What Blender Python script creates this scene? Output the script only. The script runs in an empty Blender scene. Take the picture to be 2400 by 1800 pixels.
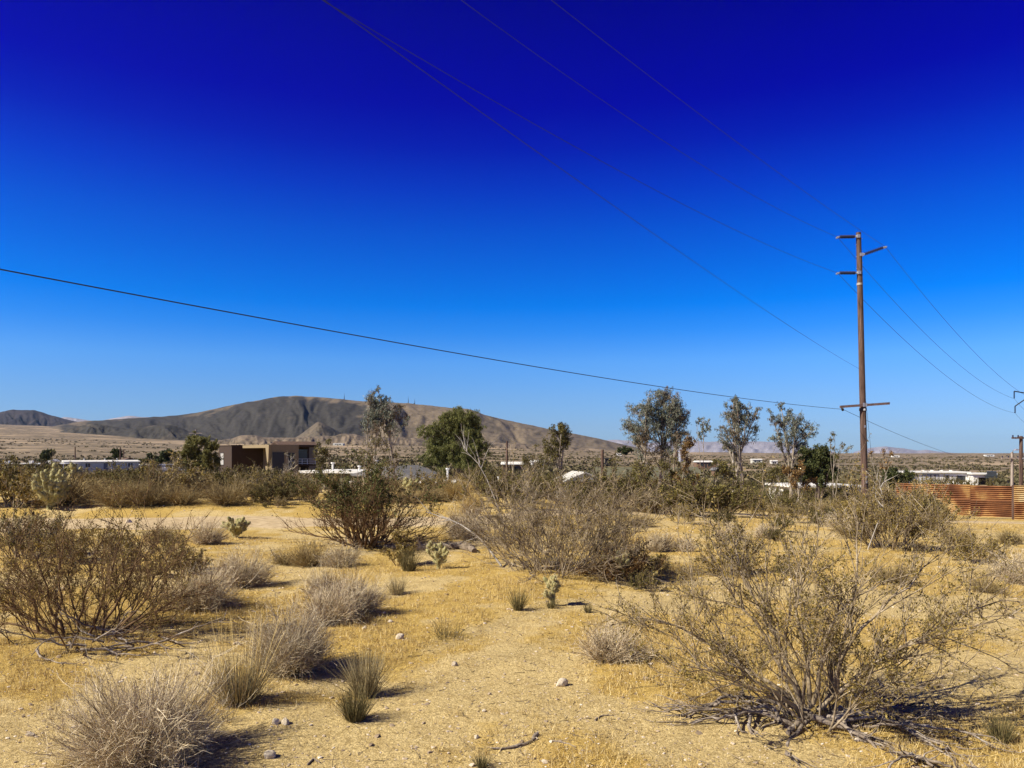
import bpy, math, random
import numpy as np
from mathutils import Vector

# ------------------------------------------------------------------ camera, sky, sun, exposure
SC = bpy.context.scene
COL = SC.collection
F, HX, HY, EYE = 1779.0, 1200.0, 1063.0, 1.6      # focal length, principal column, horizon row (photo pixels), eye height
cam = bpy.data.cameras.new('camera')
cam.sensor_width = 36.0
cam.lens = 36.0 * F / 2400.0
cam.shift_y = (HY - 900.0) / 2400.0
cam.clip_start, cam.clip_end = 0.05, 60000.0
camo = bpy.data.objects.new('camera', cam)
camo.location = (0, 0, EYE)
camo.rotation_euler = (math.radians(90), 0, 0)
COL.objects.link(camo)
SC.camera = camo

SUN_EL, SUN_FROM = math.radians(40), math.radians(-112)     # azimuth the light comes from, clockwise from +Y (view direction)
world = bpy.data.worlds.new('World')
SC.world = world
world.use_nodes = True
wn, wl = world.node_tree.nodes, world.node_tree.links
wn.clear()
sky = wn.new('ShaderNodeTexSky')
sky.sky_type = 'NISHITA'
sky.sun_disc = False
sky.sun_elevation = SUN_EL
sky.sun_rotation = SUN_FROM
sky.altitude = 900
sky.air_density, sky.dust_density, sky.ozone_density = 1.0, 0.5, 1.0
tc = wn.new('ShaderNodeTexCoord')
sep = wn.new('ShaderNodeSeparateXYZ')
ramp = wn.new('ShaderNodeValToRGB')
mul = wn.new('ShaderNodeMix'); mul.data_type = 'RGBA'; mul.blend_type = 'MULTIPLY'
mul.inputs['Factor'].default_value = 1.0
bg = wn.new('ShaderNodeBackground')
wo = wn.new('ShaderNodeOutputWorld')
# clear dry air, graded by altitude angle: pale at the horizon, deep blue overhead
SKY = [(.0, (.34, .53, .93)), (.0354, (.315, .48, .85)), (.0746, (.285, .50, .90)), (.1189, (.215, .525, 1.02)),
       (.1571, (.07, .44, 1.07)), (.1893, (.0, .385, 1.10)), (.2261, (.0, .315, 1.07)), (.2771, (0, .220, 1.02)),
       (.3258, (0, .115, .97)), (.372, (0, .036, .85)), (.4157, (0, .002, .775)), (.4566, (0, .0, .72)),
       (.5129, (0, 0, .60)), (.72, (0, 0, .22)), (1.0, (0, 0, .08))]
SKY = [(p, tuple(v / 1.68 for v in c)) for p, c in SKY]
SKY_STRENGTH = 0.15
el = ramp.color_ramp.elements
while len(el) < len(SKY): el.new(0.5)
for e, (p, c) in zip(el, SKY):
    e.position = p
    e.color = (*c, 1)
wl.new(tc.outputs['Generated'], sep.inputs[0])
wl.new(sep.outputs['Z'], ramp.inputs[0])
wl.new(sky.outputs[0], mul.inputs[6])
wl.new(ramp.outputs[0], mul.inputs[7])
wl.new(mul.outputs[2], bg.inputs[0])
bg.inputs[1].default_value = SKY_STRENGTH
wl.new(bg.outputs[0], wo.inputs[0])

sl = bpy.data.lights.new('sun', 'SUN')
sl.energy = 5.0
sl.angle = math.radians(0.53)
sl.color = (1.0, .94, .82)
so = bpy.data.objects.new('sun', sl)
sd = Vector((math.sin(SUN_FROM) * math.cos(SUN_EL), math.cos(SUN_FROM) * math.cos(SUN_EL), math.sin(SUN_EL)))
so.rotation_euler = (-sd).to_track_quat('-Z', 'Y').to_euler()
so.location = sd * 50
COL.objects.link(so)
SC.view_settings.view_transform = 'Standard'
SC.view_settings.look = 'None'
SC.view_settings.exposure = 0.75
SC.view_settings.gamma = 1.0
SC.view_settings.use_curve_mapping = False
SC.cycles.max_bounces = 6
SC.cycles.volume_bounces = 0
SC.cycles.use_denoising = True

# ------------------------------------------------------------------ helpers
def tag(o, label=None, cat=None, group=None, kind=None):
    if label: o['label'] = label
    if cat: o['category'] = cat
    if group: o['group'] = group
    if kind: o['kind'] = kind
    return o

def nrm(v):
    return v / (np.linalg.norm(v, axis=-1, keepdims=True) + 1e-9)

class Geo:
    def __init__(self): self.V, self.Fs, self.n = [], [], 0
    def add(self, V, Fc):
        V = np.asarray(V, float).reshape(-1, 3)
        if len(V) == 0: return self
        self.V.append(V); self.Fs.append(np.asarray(Fc, int) + self.n); self.n += len(V)
        return self
    def box(self, x0, x1, y0, y1, z0, z1):
        v = [(x, y, z) for z in (z0, z1) for y in (y0, y1) for x in (x0, x1)]
        return self.add(v, [(0, 2, 3, 1), (4, 5, 7, 6), (0, 1, 5, 4), (2, 6, 7, 3), (0, 4, 6, 2), (1, 3, 7, 5)])
    def prism(self, poly, axis_lo, axis_hi, axis='y'):
        n = len(poly); V = []
        for t in (axis_lo, axis_hi):
            for a, b in poly:
                V.append((a, t, b) if axis == 'y' else ((t, a, b) if axis == 'x' else (a, b, t)))
        for i in range(n):
            j = (i + 1) % n
            self.add([V[i], V[j], V[n + j], V[n + i]], [(0, 1, 2, 3)])
        for o in (0, n):
            for i in range(1, n - 1):
                self.add([V[o], V[o + i], V[o + i + 1]], [(0, 1, 2)])
        return self
    def mesh(self, name, mat=None, smooth=False):
        me = bpy.data.meshes.new(name)
        V = np.concatenate(self.V)
        me.vertices.add(len(V)); me.vertices.foreach_set('co', V.astype(np.float32).ravel())
        idx = np.concatenate([f.ravel() for f in self.Fs])
        tot = np.concatenate([np.full(len(f), f.shape[1]) for f in self.Fs])
        me.loops.add(len(idx)); me.loops.foreach_set('vertex_index', idx.astype(np.int32))
        st = np.concatenate([[0], np.cumsum(tot)[:-1]])
        me.polygons.add(len(tot)); me.polygons.foreach_set('loop_start', st.astype(np.int32))
        me.polygons.foreach_set('use_smooth', np.full(len(tot), smooth))
        me.update(calc_edges=True)
        if mat: me.materials.append(mat)
        return me

def obj(name, me, parent=None, loc=(0, 0, 0), rotz=0.0, scale=None):
    o = bpy.data.objects.new(name, me)
    COL.objects.link(o)
    o.location = loc
    o.rotation_euler = (0, 0, rotz)
    if scale is not None: o.scale = scale if hasattr(scale, '__len__') else (scale,) * 3
    if parent: o.parent = parent
    return o

def thing(name, label, cat, loc=(0, 0, 0), rotz=0.0, group=None, scale=None):
    return tag(obj(name, None, None, loc, rotz, scale), label, cat, group)

def tubes(P, R, k=4, cap=False):
    P = np.asarray(P, float); T, m, _ = P.shape
    R = np.broadcast_to(np.asarray(R, float), (T, m))
    tan = nrm(np.gradient(P, axis=1))
    main = nrm(P[:, -1] - P[:, 0])
    ref = np.where(np.abs(main[:, 2:3]) < .8, np.array([[0, 0, 1.]]), np.array([[1., 0, 0]]))
    a = nrm(np.cross(tan, ref[:, None, :])); b = np.cross(tan, a)
    ang = np.arange(k) * 2 * np.pi / k
    V = P[:, :, None, :] + R[:, :, None, None] * (np.cos(ang)[:, None] * a[:, :, None, :] + np.sin(ang)[:, None] * b[:, :, None, :])
    base = (np.arange(T) * m * k)[:, None, None] + (np.arange(m - 1) * k)[None, :, None]
    i = np.arange(k)[None, None, :]; j = (np.arange(k)[None, None, :] + 1) % k
    Fc = np.stack([base + i, base + j, base + j + k, base + i + k], -1).reshape(-1, 4)
    return V.reshape(-1, 3), Fc

def ribbons(P, R, rng):
    P = np.asarray(P, float); T, m, _ = P.shape
    R = np.broadcast_to(np.asarray(R, float), (T, m))
    main = nrm(P[:, -1] - P[:, 0])
    side = nrm(np.cross(main, rng.normal(size=(T, 3))))
    V = np.stack([P - side[:, None] * R[..., None], P + side[:, None] * R[..., None]], 2)
    base = (np.arange(T) * m * 2)[:, None] + (np.arange(m - 1) * 2)[None, :]
    return V.reshape(-1, 3), np.stack([base, base + 1, base + 3, base + 2], -1).reshape(-1, 4)

def diamonds(C, A, B):
    n = len(C)
    V = np.stack([C - A, C + B, C + A, C - B], 1).reshape(-1, 3)
    return V, np.arange(n * 4).reshape(n, 4)

def grow(rng, P0, D, L, n, wob, up=0.0, sag=0.0):
    P0 = np.asarray(P0, float); T = len(P0); d = nrm(np.asarray(D, float).copy())
    L = np.broadcast_to(np.asarray(L, float), (T,))[:, None] / n
    pts = [P0]; p = P0
    for i in range(n):
        d = nrm(d + wob * rng.normal(size=(T, 3)) + np.array([0, 0, up - sag * (i + 1) / n]))
        p = p + d * L
        pts.append(p)
    return np.stack(pts, 1)

def spawn(rng, P, R, per, t0, t1, ang, jit=.4):
    T, m, _ = P.shape
    t = rng.uniform(t0, t1, (T, per)) * (m - 1.001)
    i = np.floor(t).astype(int); f = (t - i)[..., None]
    r = np.arange(T)[:, None]
    p = P[r, i] * (1 - f) + P[r, i + 1] * f
    tan = nrm(P[r, i + 1] - P[r, i])
    rad = R[r, i] * (1 - f[..., 0]) + R[r, i + 1] * f[..., 0]
    s = nrm(np.cross(tan, rng.normal(size=tan.shape)))
    a = ang * (1 + jit * rng.normal(size=(T, per, 1)))
    d = tan * np.cos(a) + s * np.sin(a)
    return p.reshape(-1, 3), d.reshape(-1, 3), rad.reshape(-1), (t / (m - 1)).reshape(-1)

def taper(r0, r1, n, T=None):
    w = np.linspace(0, 1, n + 1)[None, :]
    return np.asarray(r0)[..., None] * (1 - w) + np.asarray(r1)[..., None] * w

# smooth value noise
def _hash(ix, iy, seed):
    h = (ix.astype(np.int64) * 374761393 + iy.astype(np.int64) * 668265263 + seed * 1442695041) & 0x7fffffff
    h = ((h ^ (h >> 13)) * 1274126177) & 0x7fffffff
    return ((h ^ (h >> 16)) & 0xffff) / 65535.0
def vnoise(x, y, seed=0):
    x, y = np.asarray(x, float), np.asarray(y, float)
    ix, iy = np.floor(x), np.floor(y); fx, fy = x - ix, y - iy
    fx, fy = fx * fx * (3 - 2 * fx), fy * fy * (3 - 2 * fy)
    a, b = _hash(ix, iy, seed), _hash(ix + 1, iy, seed)
    c, d = _hash(ix, iy + 1, seed), _hash(ix + 1, iy + 1, seed)
    return (a * (1 - fx) + b * fx) * (1 - fy) + (c * (1 - fx) + d * fx) * fy - .5
def fbm(x, y, seed=0, o=4):
    return sum(vnoise(x * 2 ** i, y * 2 ** i, seed + i) / 2 ** i for i in range(o))

# ------------------------------------------------------------------ materials
def mat_base(name):
    m = bpy.data.materials.new(name); m.use_nodes = True
    nt = m.node_tree
    return m, nt.nodes, nt.links, nt.nodes['Principled BSDF']

def ramp_node(N, stops):
    r = N.new('ShaderNodeValToRGB'); e = r.color_ramp.elements
    while len(e) < len(stops): e.new(.5)
    for q, (p, c) in zip(e, stops):
        q.position = p; q.color = (*c, 1)
    return r

def mat_noise(name, stops, scale=8, detail=6, rough=.85, bump=0.0, bscale=None, stretch=None, metal=0.0, spec=.3):
    m, N, L, b = mat_base(name)
    t = N.new('ShaderNodeTexCoord'); n = N.new('ShaderNodeTexNoise')
    n.inputs['Scale'].default_value = scale; n.inputs['Detail'].default_value = detail
    src = t.outputs['Object']
    if stretch:
        mp = N.new('ShaderNodeMapping'); mp.inputs['Scale'].default_value = stretch
        L.new(src, mp.inputs[0]); src = mp.outputs[0]
    L.new(src, n.inputs[0])
    r = ramp_node(N, stops)
    L.new(n.outputs[0], r.inputs[0]); L.new(r.outputs[0], b.inputs['Base Color'])
    b.inputs['Roughness'].default_value = rough; b.inputs['Metallic'].default_value = metal
    b.inputs['Specular IOR Level'].default_value = spec
    if bump:
        n2 = N.new('ShaderNodeTexNoise'); n2.inputs['Scale'].default_value = bscale or scale * 3; n2.inputs['Detail'].default_value = 4
        L.new(src, n2.inputs[0])
        bp = N.new('ShaderNodeBump'); bp.inputs['Strength'].default_value = bump; bp.inputs['Distance'].default_value = .02
        L.new(n2.outputs[0], bp.inputs['Height']); L.new(bp.outputs[0], b.inputs['Normal'])
    return m

def mat_island(name, stops, rough=.8, trans=0.0, per_object=.0):
    """each leaf, twig or blade takes its own tint"""
    m, N, L, b = mat_base(name)
    g = N.new('ShaderNodeNewGeometry')
    r = ramp_node(N, stops)
    L.new(g.outputs['Random Per Island'], r.inputs[0])
    col = r.outputs[0]
    if per_object:
        oi = N.new('ShaderNodeObjectInfo')
        hs = N.new('ShaderNodeHueSaturation')
        mr = N.new('ShaderNodeMapRange'); mr.inputs[3].default_value = 1 - per_object; mr.inputs[4].default_value = 1 + per_object
        L.new(oi.outputs['Random'], mr.inputs[0]); L.new(mr.outputs[0], hs.inputs['Value']); L.new(col, hs.inputs['Color'])
        col = hs.outputs[0]
    L.new(col, b.inputs['Base Color'])
    b.inputs['Roughness'].default_value = rough; b.inputs['Specular IOR Level'].default_value = .25
    if trans:
        tr = N.new('ShaderNodeBsdfTranslucent'); L.new(col, tr.inputs[0])
        mx = N.new('ShaderNodeMixShader'); mx.inputs[0].default_value = trans
        L.new(b.outputs[0], mx.inputs[1]); L.new(tr.outputs[0], mx.inputs[2])
        L.new(mx.outputs[0], N['Material Output'].inputs[0])
    return m

def mat_plain(name, c, rough=.6, var=.12, scale=3, metal=0.0, spec=.4):
    a = tuple(v * (1 - var) for v in c); d = tuple(min(1, v * (1 + var)) for v in c)
    return mat_noise(name, [(.3, a), (.7, d)], scale, 5, rough, .08, scale * 8, metal=metal, spec=spec)

M = {}
M['bark'] = mat_noise('shrub_bark', [(.3, (.10, .07, .036)), (.5, (.25, .19, .115)), (.7, (.46, .375, .25))], 9, 6, .9, .3, 60)
M['bark_dark'] = mat_noise('dark_shrub_bark', [(.3, (.06, .042, .022)), (.7, (.22, .16, .092))], 9, 6, .9, .3, 60)
M['bark_red'] = mat_noise('red_twig', [(.3, (.085, .045, .02)), (.7, (.22, .135, .06))], 9, 5, .9)
M['bark_pale'] = mat_noise('pale_bark', [(.3, (.22, .19, .15)), (.7, (.48, .43, .36))], 7, 5, .9, .3, 40)
M['creo_leaf'] = mat_island('creosote_leaf', [(0, (.12, .09, .018)), (.5, (.22, .16, .036)), (1, (.37, .265, .07))], .6, .15, .12)
M['olive_leaf'] = mat_island('olive_leaf', [(0, (.060, .052, .011)), (.55, (.12, .10, .023)), (1, (.21, .17, .044))], .7, .15, .2)
M['green_leaf'] = mat_island('green_shrub_leaf', [(0, (.045, .050, .010)), (.6, (.095, .10, .020)), (1, (.17, .16, .038))], .7, .15, .15)
M['rust_leaf'] = mat_island('rust_leaf', [(0, (.10, .05, .012)), (.6, (.19, .105, .03)), (1, (.28, .18, .06))], .7, .15, .1)
M['grey_twig'] = mat_island('grey_twig', [(0, (.27, .205, .115)), (.5, (.49, .395, .245)), (1, (.74, .625, .42))], .9, 0, .12)
M['brown_twig'] = mat_island('brown_twig', [(0, (.14, .095, .036)), (.5, (.28, .205, .085)), (1, (.45, .35, .16))], .9, 0, .15)
M['gold_twig'] = mat_island('gold_twig', [(0, (.26, .17, .05)), (.5, (.42, .29, .09)), (1, (.58, .43, .17))], .9, .1, .1)
M['blade'] = mat_island('bunch_grass_blade', [(0, (.11, .088, .040)), (.45, (.22, .178, .088)), (.8, (.40, .32, .16)), (1, (.58, .47, .25))], .8, .15, .15)
M['blade_dark'] = mat_island('dark_grass_blade', [(0, (.06, .053, .018)), (.5, (.13, .107, .04)), (1, (.29, .225, .09))], .8, .15, .15)
M['straw'] = mat_island('straw', [(0, (.34, .235, .08)), (.3, (.50, .36, .125)), (.8, (.66, .50, .20)), (1, (.74, .62, .34))], .85, .15)
M['cholla'] = mat_noise('cholla_joint', [(.3, (.20, .185, .07)), (.7, (.42, .37, .165))], 18, 4, .9, .5, 90)
M['spine'] = mat_island('cholla_spine', [(0, (.50, .41, .17)), (.6, (.68, .56, .27)), (1, (.82, .72, .42))], .7, .2)
M['spine_brown'] = mat_island('brown_cholla_spine', [(0, (.20, .13, .04)), (.6, (.38, .27, .09)), (1, (.54, .41, .17))], .8, .1)
M['euc_leaf'] = mat_island('eucalyptus_leaf', [(0, (.055, .07, .048)), (.5, (.12, .138, .096)), (.85, (.22, .23, .165)), (1, (.38, .37, .28))], .55, .15, .1)
M['euc_dry'] = mat_island('dry_eucalyptus_leaf', [(0, (.07, .055, .03)), (.5, (.14, .105, .06)), (1, (.24, .17, .10))], .6, .1)
M['pepper_leaf'] = mat_island('pepper_leaf', [(0, (.026, .034, .010)), (.5, (.058, .070, .019)), (1, (.12, .125, .038))], .6, .15, .1)
M['tree_bark'] = mat_noise('tree_bark', [(.3, (.16, .12, .085)), (.6, (.32, .27, .2)), (.75, (.55, .5, .42))], 3, 6, .9, .3, 25)
M['tree_bark_dark'] = mat_noise('dark_tree_bark', [(.3, (.06, .042, .03)), (.7, (.16, .12, .09))], 3, 6, .9, .3, 25)
M['rock'] = mat_noise('granite_rock', [(.3, (.36, .29, .19)), (.55, (.58, .49, .36)), (.75, (.74, .66, .52))], 14, 8, .9, .6, 60)
M['wood_dead'] = mat_noise('weathered_wood', [(.3, (.10, .075, .05)), (.55, (.24, .19, .14)), (.75, (.46, .41, .34))], 10, 8, .95, .6, 50, (1, 1, 1))
M['pole'] = mat_noise('pole_wood', [(.34, (.022, .013, .009)), (.44, (.085, .05, .035)), (.56, (.125, .075, .053)), (.7, (.22, .145, .11))], 5, 9, .9, .8, 30, (5, 5, .16))
M['pole_grey'] = mat_noise('grey_pole_wood', [(.3, (.22, .17, .13)), (.7, (.40, .33, .27))], 5, 8, .9, .4, 30, (4, 4, .25))
M['arm'] = mat_noise('crossarm_wood', [(.3, (.10, .06, .05)), (.7, (.18, .115, .10))], 5, 6, .9, .3, 30)
M['steel'] = mat_plain('galvanised_steel', (.45, .45, .46), .45, .15, 20, .6)
M['insul'] = mat_plain('insulator_polymer', (.016, .016, .045), .5, .2, 20)
M['wire'] = mat_plain('wire_black', (.02, .02, .022), .6, .2, 2)
M['white'] = mat_plain('white_paint', (.72, .69, .61), .6, .05, 1.5)
M['whiteroof'] = mat_plain('white_roof_coating', (.66, .63, .55), .7, .06, .8)
M['greywall'] = mat_plain('grey_white_siding', (.52, .50, .40), .7, .06, 1)
M['tan'] = mat_plain('tan_stucco', (.235, .178, .094), .9, .06, 2)
M['brown'] = mat_plain('brown_stucco', (.042, .024, .013), .9, .1, 2)
M['glass'] = mat_plain('window_glass', (.03, .032, .035), .12, .2, 1, 0, .6)
M['dark'] = mat_plain('dark_frame', (.03, .028, .025), .6, .15, 3)
M['greyroof'] = mat_noise('grey_shingle', [(.3, (.12, .115, .11)), (.7, (.21, .20, .19))], 2.5, 8, .95, .5, 12)
M['oliveroof'] = mat_noise('olive_shingle', [(.3, (.085, .08, .045)), (.7, (.14, .13, .075))], 2.5, 8, .95, .5, 12)
M['tileroof'] = mat_noise('brown_tile', [(.3, (.075, .045, .03)), (.7, (.13, .08, .052))], 2.5, 8, .95, .5, 12)
M['shedwood'] = mat_noise('brown_boards', [(.3, (.12, .07, .04)), (.7, (.22, .13, .08))], 2, 5, .9, .3, 9)
M['carpaint'] = mat_plain('dark_car_paint', (.035, .04, .045), .3, .1, 1, .2)
M['rubber'] = mat_plain('tyre_rubber', (.02, .02, .02), .9, .2, 9)
M['curtain_glint'] = mat_plain('curtain_glint', (.42, .40, .36), .9, .1, 3)  # pale cloth tone, also painted as a reflection on one window pane

# ------------------------------------------------------------------ terrain height
ROWS = np.array([0, 4, 8, 13, 16, 19, 21, 23, 27, 33, 40, 50, 60, 75, 90, 110, 150, 200, 300, 500, 900, 1500, 2500, 4000, 6000, 16000.])
TAB = {
    -200: [0, 0, .02, .0, -.1, -.1, .12, .25, .22, .1, -.1, -.6, -1, -1.6, -2, -2.6, -3.2, -3.6, -2.6, 0, 10.5, 33, 83, 166, 170, 170],
    150: [0, 0, .02, .0, -.1, -.1, .12, .25, .22, .1, -.1, -.6, -1, -1.6, -2, -2.6, -3.2, -3.6, -2.6, 0, 9.5, 29, 74, 150, 160, 160],
    450: [0, 0, .0, -.02, -.1, -.1, .15, .28, .25, .1, -.1, -.6, -1, -1.5, -1.6, -1.8, -2.6, -3.2, -2.6, -.8, 6, 18, 42, 60, 60, 60],
    800: [0, 0, .0, -.02, -.1, -.1, .15, .22, .18, 0, -.3, -1.2, -2.6, -3, -2.4, -1.7, -1.5, -1.2, -.5, 1, 7, 22, 46, 60, 60, 60],
    1200: [0, 0, .0, .0, -.03, -.06, 0, .02, .02, -.1, -.6, -1.6, -2.8, -3, -3, -2.8, -2.6, -2.4, -2, -1, 3, 12, 30, 40, 40, 40],
    1500: [0, 0, -.02, -.05, -.1, -.15, -.2, -.25, -.4, -.6, -1.1, -2, -2.6, -3, -3.2, -3.4, -3.7, -4, -4.5, -4.5, -3, 0, 6, 8, 6, 1.6],
    1900: [0, 0, -.04, -.1, -.16, -.25, -.3, -.4, -.7, -1.1, -1.6, -2.1, -2.6, -3, -3.3, -3.6, -4.1, -4.6, -5.4, -6, -5.5, -4, -1.5, 1.2, 1.6, 1.6],
    2600: [0, 0, -.06, -.16, -.26, -.42, -.5, -.62, -1, -1.4, -1.9, -2.3, -2.6, -3, -3.3, -3.6, -4.1, -4.6, -5.4, -6, -5.5, -4, -1.5, 1.2, 1.6, 1.6],
}
_lr = np.log(ROWS + 6)
_fr = np.linspace(_lr[0], _lr[-1], 500)
_fc = np.linspace(-200, 2600, 120)
_keys = sorted(TAB)
_tmp = np.stack([np.interp(_fr, _lr, TAB[k]) for k in _keys], 1)
_G = np.stack([np.interp(_fc, _keys, r) for r in _tmp], 0)
def _blur(a, ax, n):
    for _ in range(n):
        p = np.pad(a, [(1, 1) if i == ax else (0, 0) for i in range(2)], mode='edge')
        a = (np.take(p, range(0, a.shape[ax]), ax) + 2 * a + np.take(p, range(2, a.shape[ax] + 2), ax)) / 4
    return a
_G = _blur(_blur(_G, 0, 10), 1, 30)
_th0, _th1 = math.atan((-200 - HX) / F), math.atan((2600 - HX) / F)
def height(X, Y, fine=True):
    X, Y = np.asarray(X, float), np.asarray(Y, float)
    th = np.clip(np.arctan2(X, Y), _th0, _th1)
    d = np.hypot(X, Y) * np.cos(th)
    c = (HX + F * np.tan(th) + 200) / 2800 * 119
    r = (np.log(d + 6) - _lr[0]) / (_lr[-1] - _lr[0]) * 499
    c, r = np.clip(c, 0, 118.999), np.clip(r, 0, 498.999)
    ic, ir = c.astype(int), r.astype(int); fc, fr = c - ic, r - ir
    z = (_G[ir, ic] * (1 - fc) + _G[ir, ic + 1] * fc) * (1 - fr) + (_G[ir + 1, ic] * (1 - fc) + _G[ir + 1, ic + 1] * fc) * fr
    if fine:
        z = z + .07 * fbm(X * .45, Y * .45, 3, 3) + .02 * fbm(X * 2.2, Y * 2.2, 9, 3)
        z = z + np.clip((d - 30) / 300, 0, 1) * .8 * fbm(X * .02, Y * .02, 17, 3)
        z = z + np.clip((d - 500) / 1500, 0, 1) * 5 * fbm(X * .004, Y * .004, 27, 3)
    return z
def hz(x, y): return float(height(np.array([x]), np.array([y]))[0])
_dd = np.exp(np.linspace(math.log(1.5), math.log(3000), 6000))
def hit(px, py):
    """where the ground lies that the photo shows at this spot"""
    u = (px - HX) / F
    z = EYE - (py - HY) / F * _dd
    g = height(u * _dd, _dd)
    k = int(np.argmax(g >= z)) if (g >= z).any() else len(_dd) - 1
    d = _dd[k]
    return u * d, d, float(g[k])
def at(px, py, d): return Vector(((px - HX) / F * d, d, EYE - (py - HY) / F * d))

def litter_field(x, y):
    x, y = np.asarray(x, float), np.asarray(y, float)
    f = fbm(x * .75 + 4, y * .75, 81, 4) + .5 * fbm(x * 3, y * 3, 91, 2)
    path = np.exp(-((x + .25 - .12 * (y - 4)) / (.55 + .06 * y)) ** 2) * np.clip((9 - y) / 4, 0, 1)      # trodden sandy strip
    path2 = np.exp(-((y - 4.6 - .25 * x) / .45) ** 2) * np.clip((-.6 - x) / .6, 0, 1)
    return f - .30 * path - .25 * path2
def road_mid(X): return 18.4 + 9 * np.tanh(np.clip(np.asarray(X, float) + 1, 0, 60) / 6) + .4 * np.sin(X * .11)
def on_road(X, Y): return np.abs(Y - road_mid(X)) < 2.7

# ------------------------------------------------------------------ ground
def ground_material():
    m, N, L, b = mat_base('desert_ground')
    t = N.new('ShaderNodeTexCoord'); P = t.outputs['Object']
    def noise(scale, detail=6, rough=.6):
        n = N.new('ShaderNodeTexNoise'); n.inputs['Scale'].default_value = scale
        n.inputs['Detail'].default_value = detail; n.inputs['Roughness'].default_value = rough
        L.new(P, n.inputs[0]); return n.outputs[0]
    def mix(fac, a, c, mode='MIX'):
        x = N.new('ShaderNodeMix'); x.data_type = 'RGBA'; x.blend_type = mode
        for s, v in ((0, fac), (6, a), (7, c)):
            if isinstance(v, (int, float)): x.inputs[s].default_value = v
            elif isinstance(v, tuple): x.inputs[s].default_value = (*v, 1)
            else: L.new(v, x.inputs[s])
        return x.outputs[2]
    def rmp(src, *stops):
        r = ramp_node(N, stops); L.new(src, r.inputs[0]); return r.outputs[0]
    sand = rmp(noise(30, 8, .75), (.32, (.34, .243, .095)), (.5, (.525, .392, .168)), (.68, (.69, .535, .255)))
    litter = rmp(noise(22, 8, .8), (.3, (.29, .19, .048)), (.5, (.47, .32, .09)), (.7, (.62, .445, .145)))
    at_ = N.new('ShaderNodeAttribute'); at_.attribute_name = 'litter'
    fine = N.new('ShaderNodeMath'); fine.operation = 'MULTIPLY_ADD'; fine.inputs[1].default_value = .9
    L.new(noise(7, 8, .75), fine.inputs[0]); L.new(at_.outputs['Fac'], fine.inputs[2])
    patch = rmp(fine.outputs[0], (.70, (0, 0, 0)), (1.14, (1, 1, 1)))
    near = mix(patch, sand, litter)
    grains = rmp(noise(120, 4, .7), (.36, (.42, .38, .32)), (.5, (.95, .95, .95)), (.62, (1.25, 1.25, 1.22)))
    near = mix(.85, near, grains, 'MULTIPLY')
    dirt = rmp(noise(5, 7, .7), (.36, (.55, .48, .38)), (.5, (1, 1, 1)))
    near = mix(.35, near, dirt, 'MULTIPLY')
    # farther out, low desert scrub covers the plain in patches with pale sand between
    farsand = rmp(noise(.05, 6, .6), (.35, (.30, .215, .125)), (.65, (.44, .33, .21)))
    cov = rmp(noise(.09, 8, .72), (.36, (.0, .0, .0)), (.52, (1, 1, 1)))
    band = rmp(noise(.0065, 4, .6), (.36, (.15, .15, .15)), (.5, (1, 1, 1)))
    cm = N.new('ShaderNodeMath'); cm.operation = 'MULTIPLY'; L.new(cov, cm.inputs[0]); L.new(band, cm.inputs[1])
    scrub = rmp(noise(.4, 6, .7), (.3, (.075, .06, .035)), (.7, (.16, .125, .075)))
    far = mix(cm.outputs[0], farsand, scrub)
    ln = N.new('ShaderNodeVectorMath'); ln.operation = 'LENGTH'; L.new(P, ln.inputs[0])
    mr = N.new('ShaderNodeMapRange'); mr.inputs[1].default_value = 45; mr.inputs[2].default_value = 170
    L.new(ln.outputs[1], mr.inputs[0])
    L.new(mix(mr.outputs[0], near, far), b.inputs['Base Color'])
    b.inputs['Roughness'].default_value = .95; b.inputs['Specular IOR Level'].default_value = .1
    bp = N.new('ShaderNodeBump'); bp.inputs['Strength'].default_value = .9; bp.inputs['Distance'].default_value = .02
    L.new(noise(38, 8, .7), bp.inputs['Height'])
    L.new(bp.outputs[0], b.inputs['Normal'])
    return m
M['ground'] = ground_material()

def polar_ground():
    th = np.concatenate([np.linspace(-180, -50, 40)[:-1], np.linspace(-50, 50, 361), np.linspace(50, 180, 40)[1:]]) * math.pi / 180
    r = np.concatenate([np.arange(.4, 14, .07), np.exp(np.linspace(math.log(14), math.log(60), 160))[1:], np.exp(np.linspace(math.log(60), math.log(15500), 260))[1:]])
    R, T = np.meshgrid(r, th, indexing='ij')
    X, Y = R * np.sin(T), R * np.cos(T)
    V = np.stack([X, Y, height(X, Y)], -1)
    nr, nt = R.shape
    i = np.arange(nr - 1)[:, None] * nt + np.arange(nt - 1)[None, :]
    Fq = np.stack([i, i + nt, i + nt + 1, i + 1], -1).reshape(-1, 4)
    g = Geo().add(V, Fq)
    g.add([[0, 0, hz(0, 0)]], np.zeros((0, 3), int))
    c = nr * nt
    g.Fs[-1] = np.array([[c, k, k + 1] for k in range(nt - 1)])
    return g
gme = polar_ground().mesh('ground', M['ground'], True)
_co = np.empty(len(gme.vertices) * 3, np.float32); gme.vertices.foreach_get('co', _co); _co = _co.reshape(-1, 3)
_at = gme.attributes.new('litter', 'FLOAT', 'POINT'); _at.data.foreach_set('value', np.clip(.5 + 1.3 * litter_field(_co[:, 0], _co[:, 1]), 0, 1).astype(np.float32))
tag(obj('ground', gme), 'sandy desert ground with golden dry litter', 'ground', kind='structure')

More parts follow.
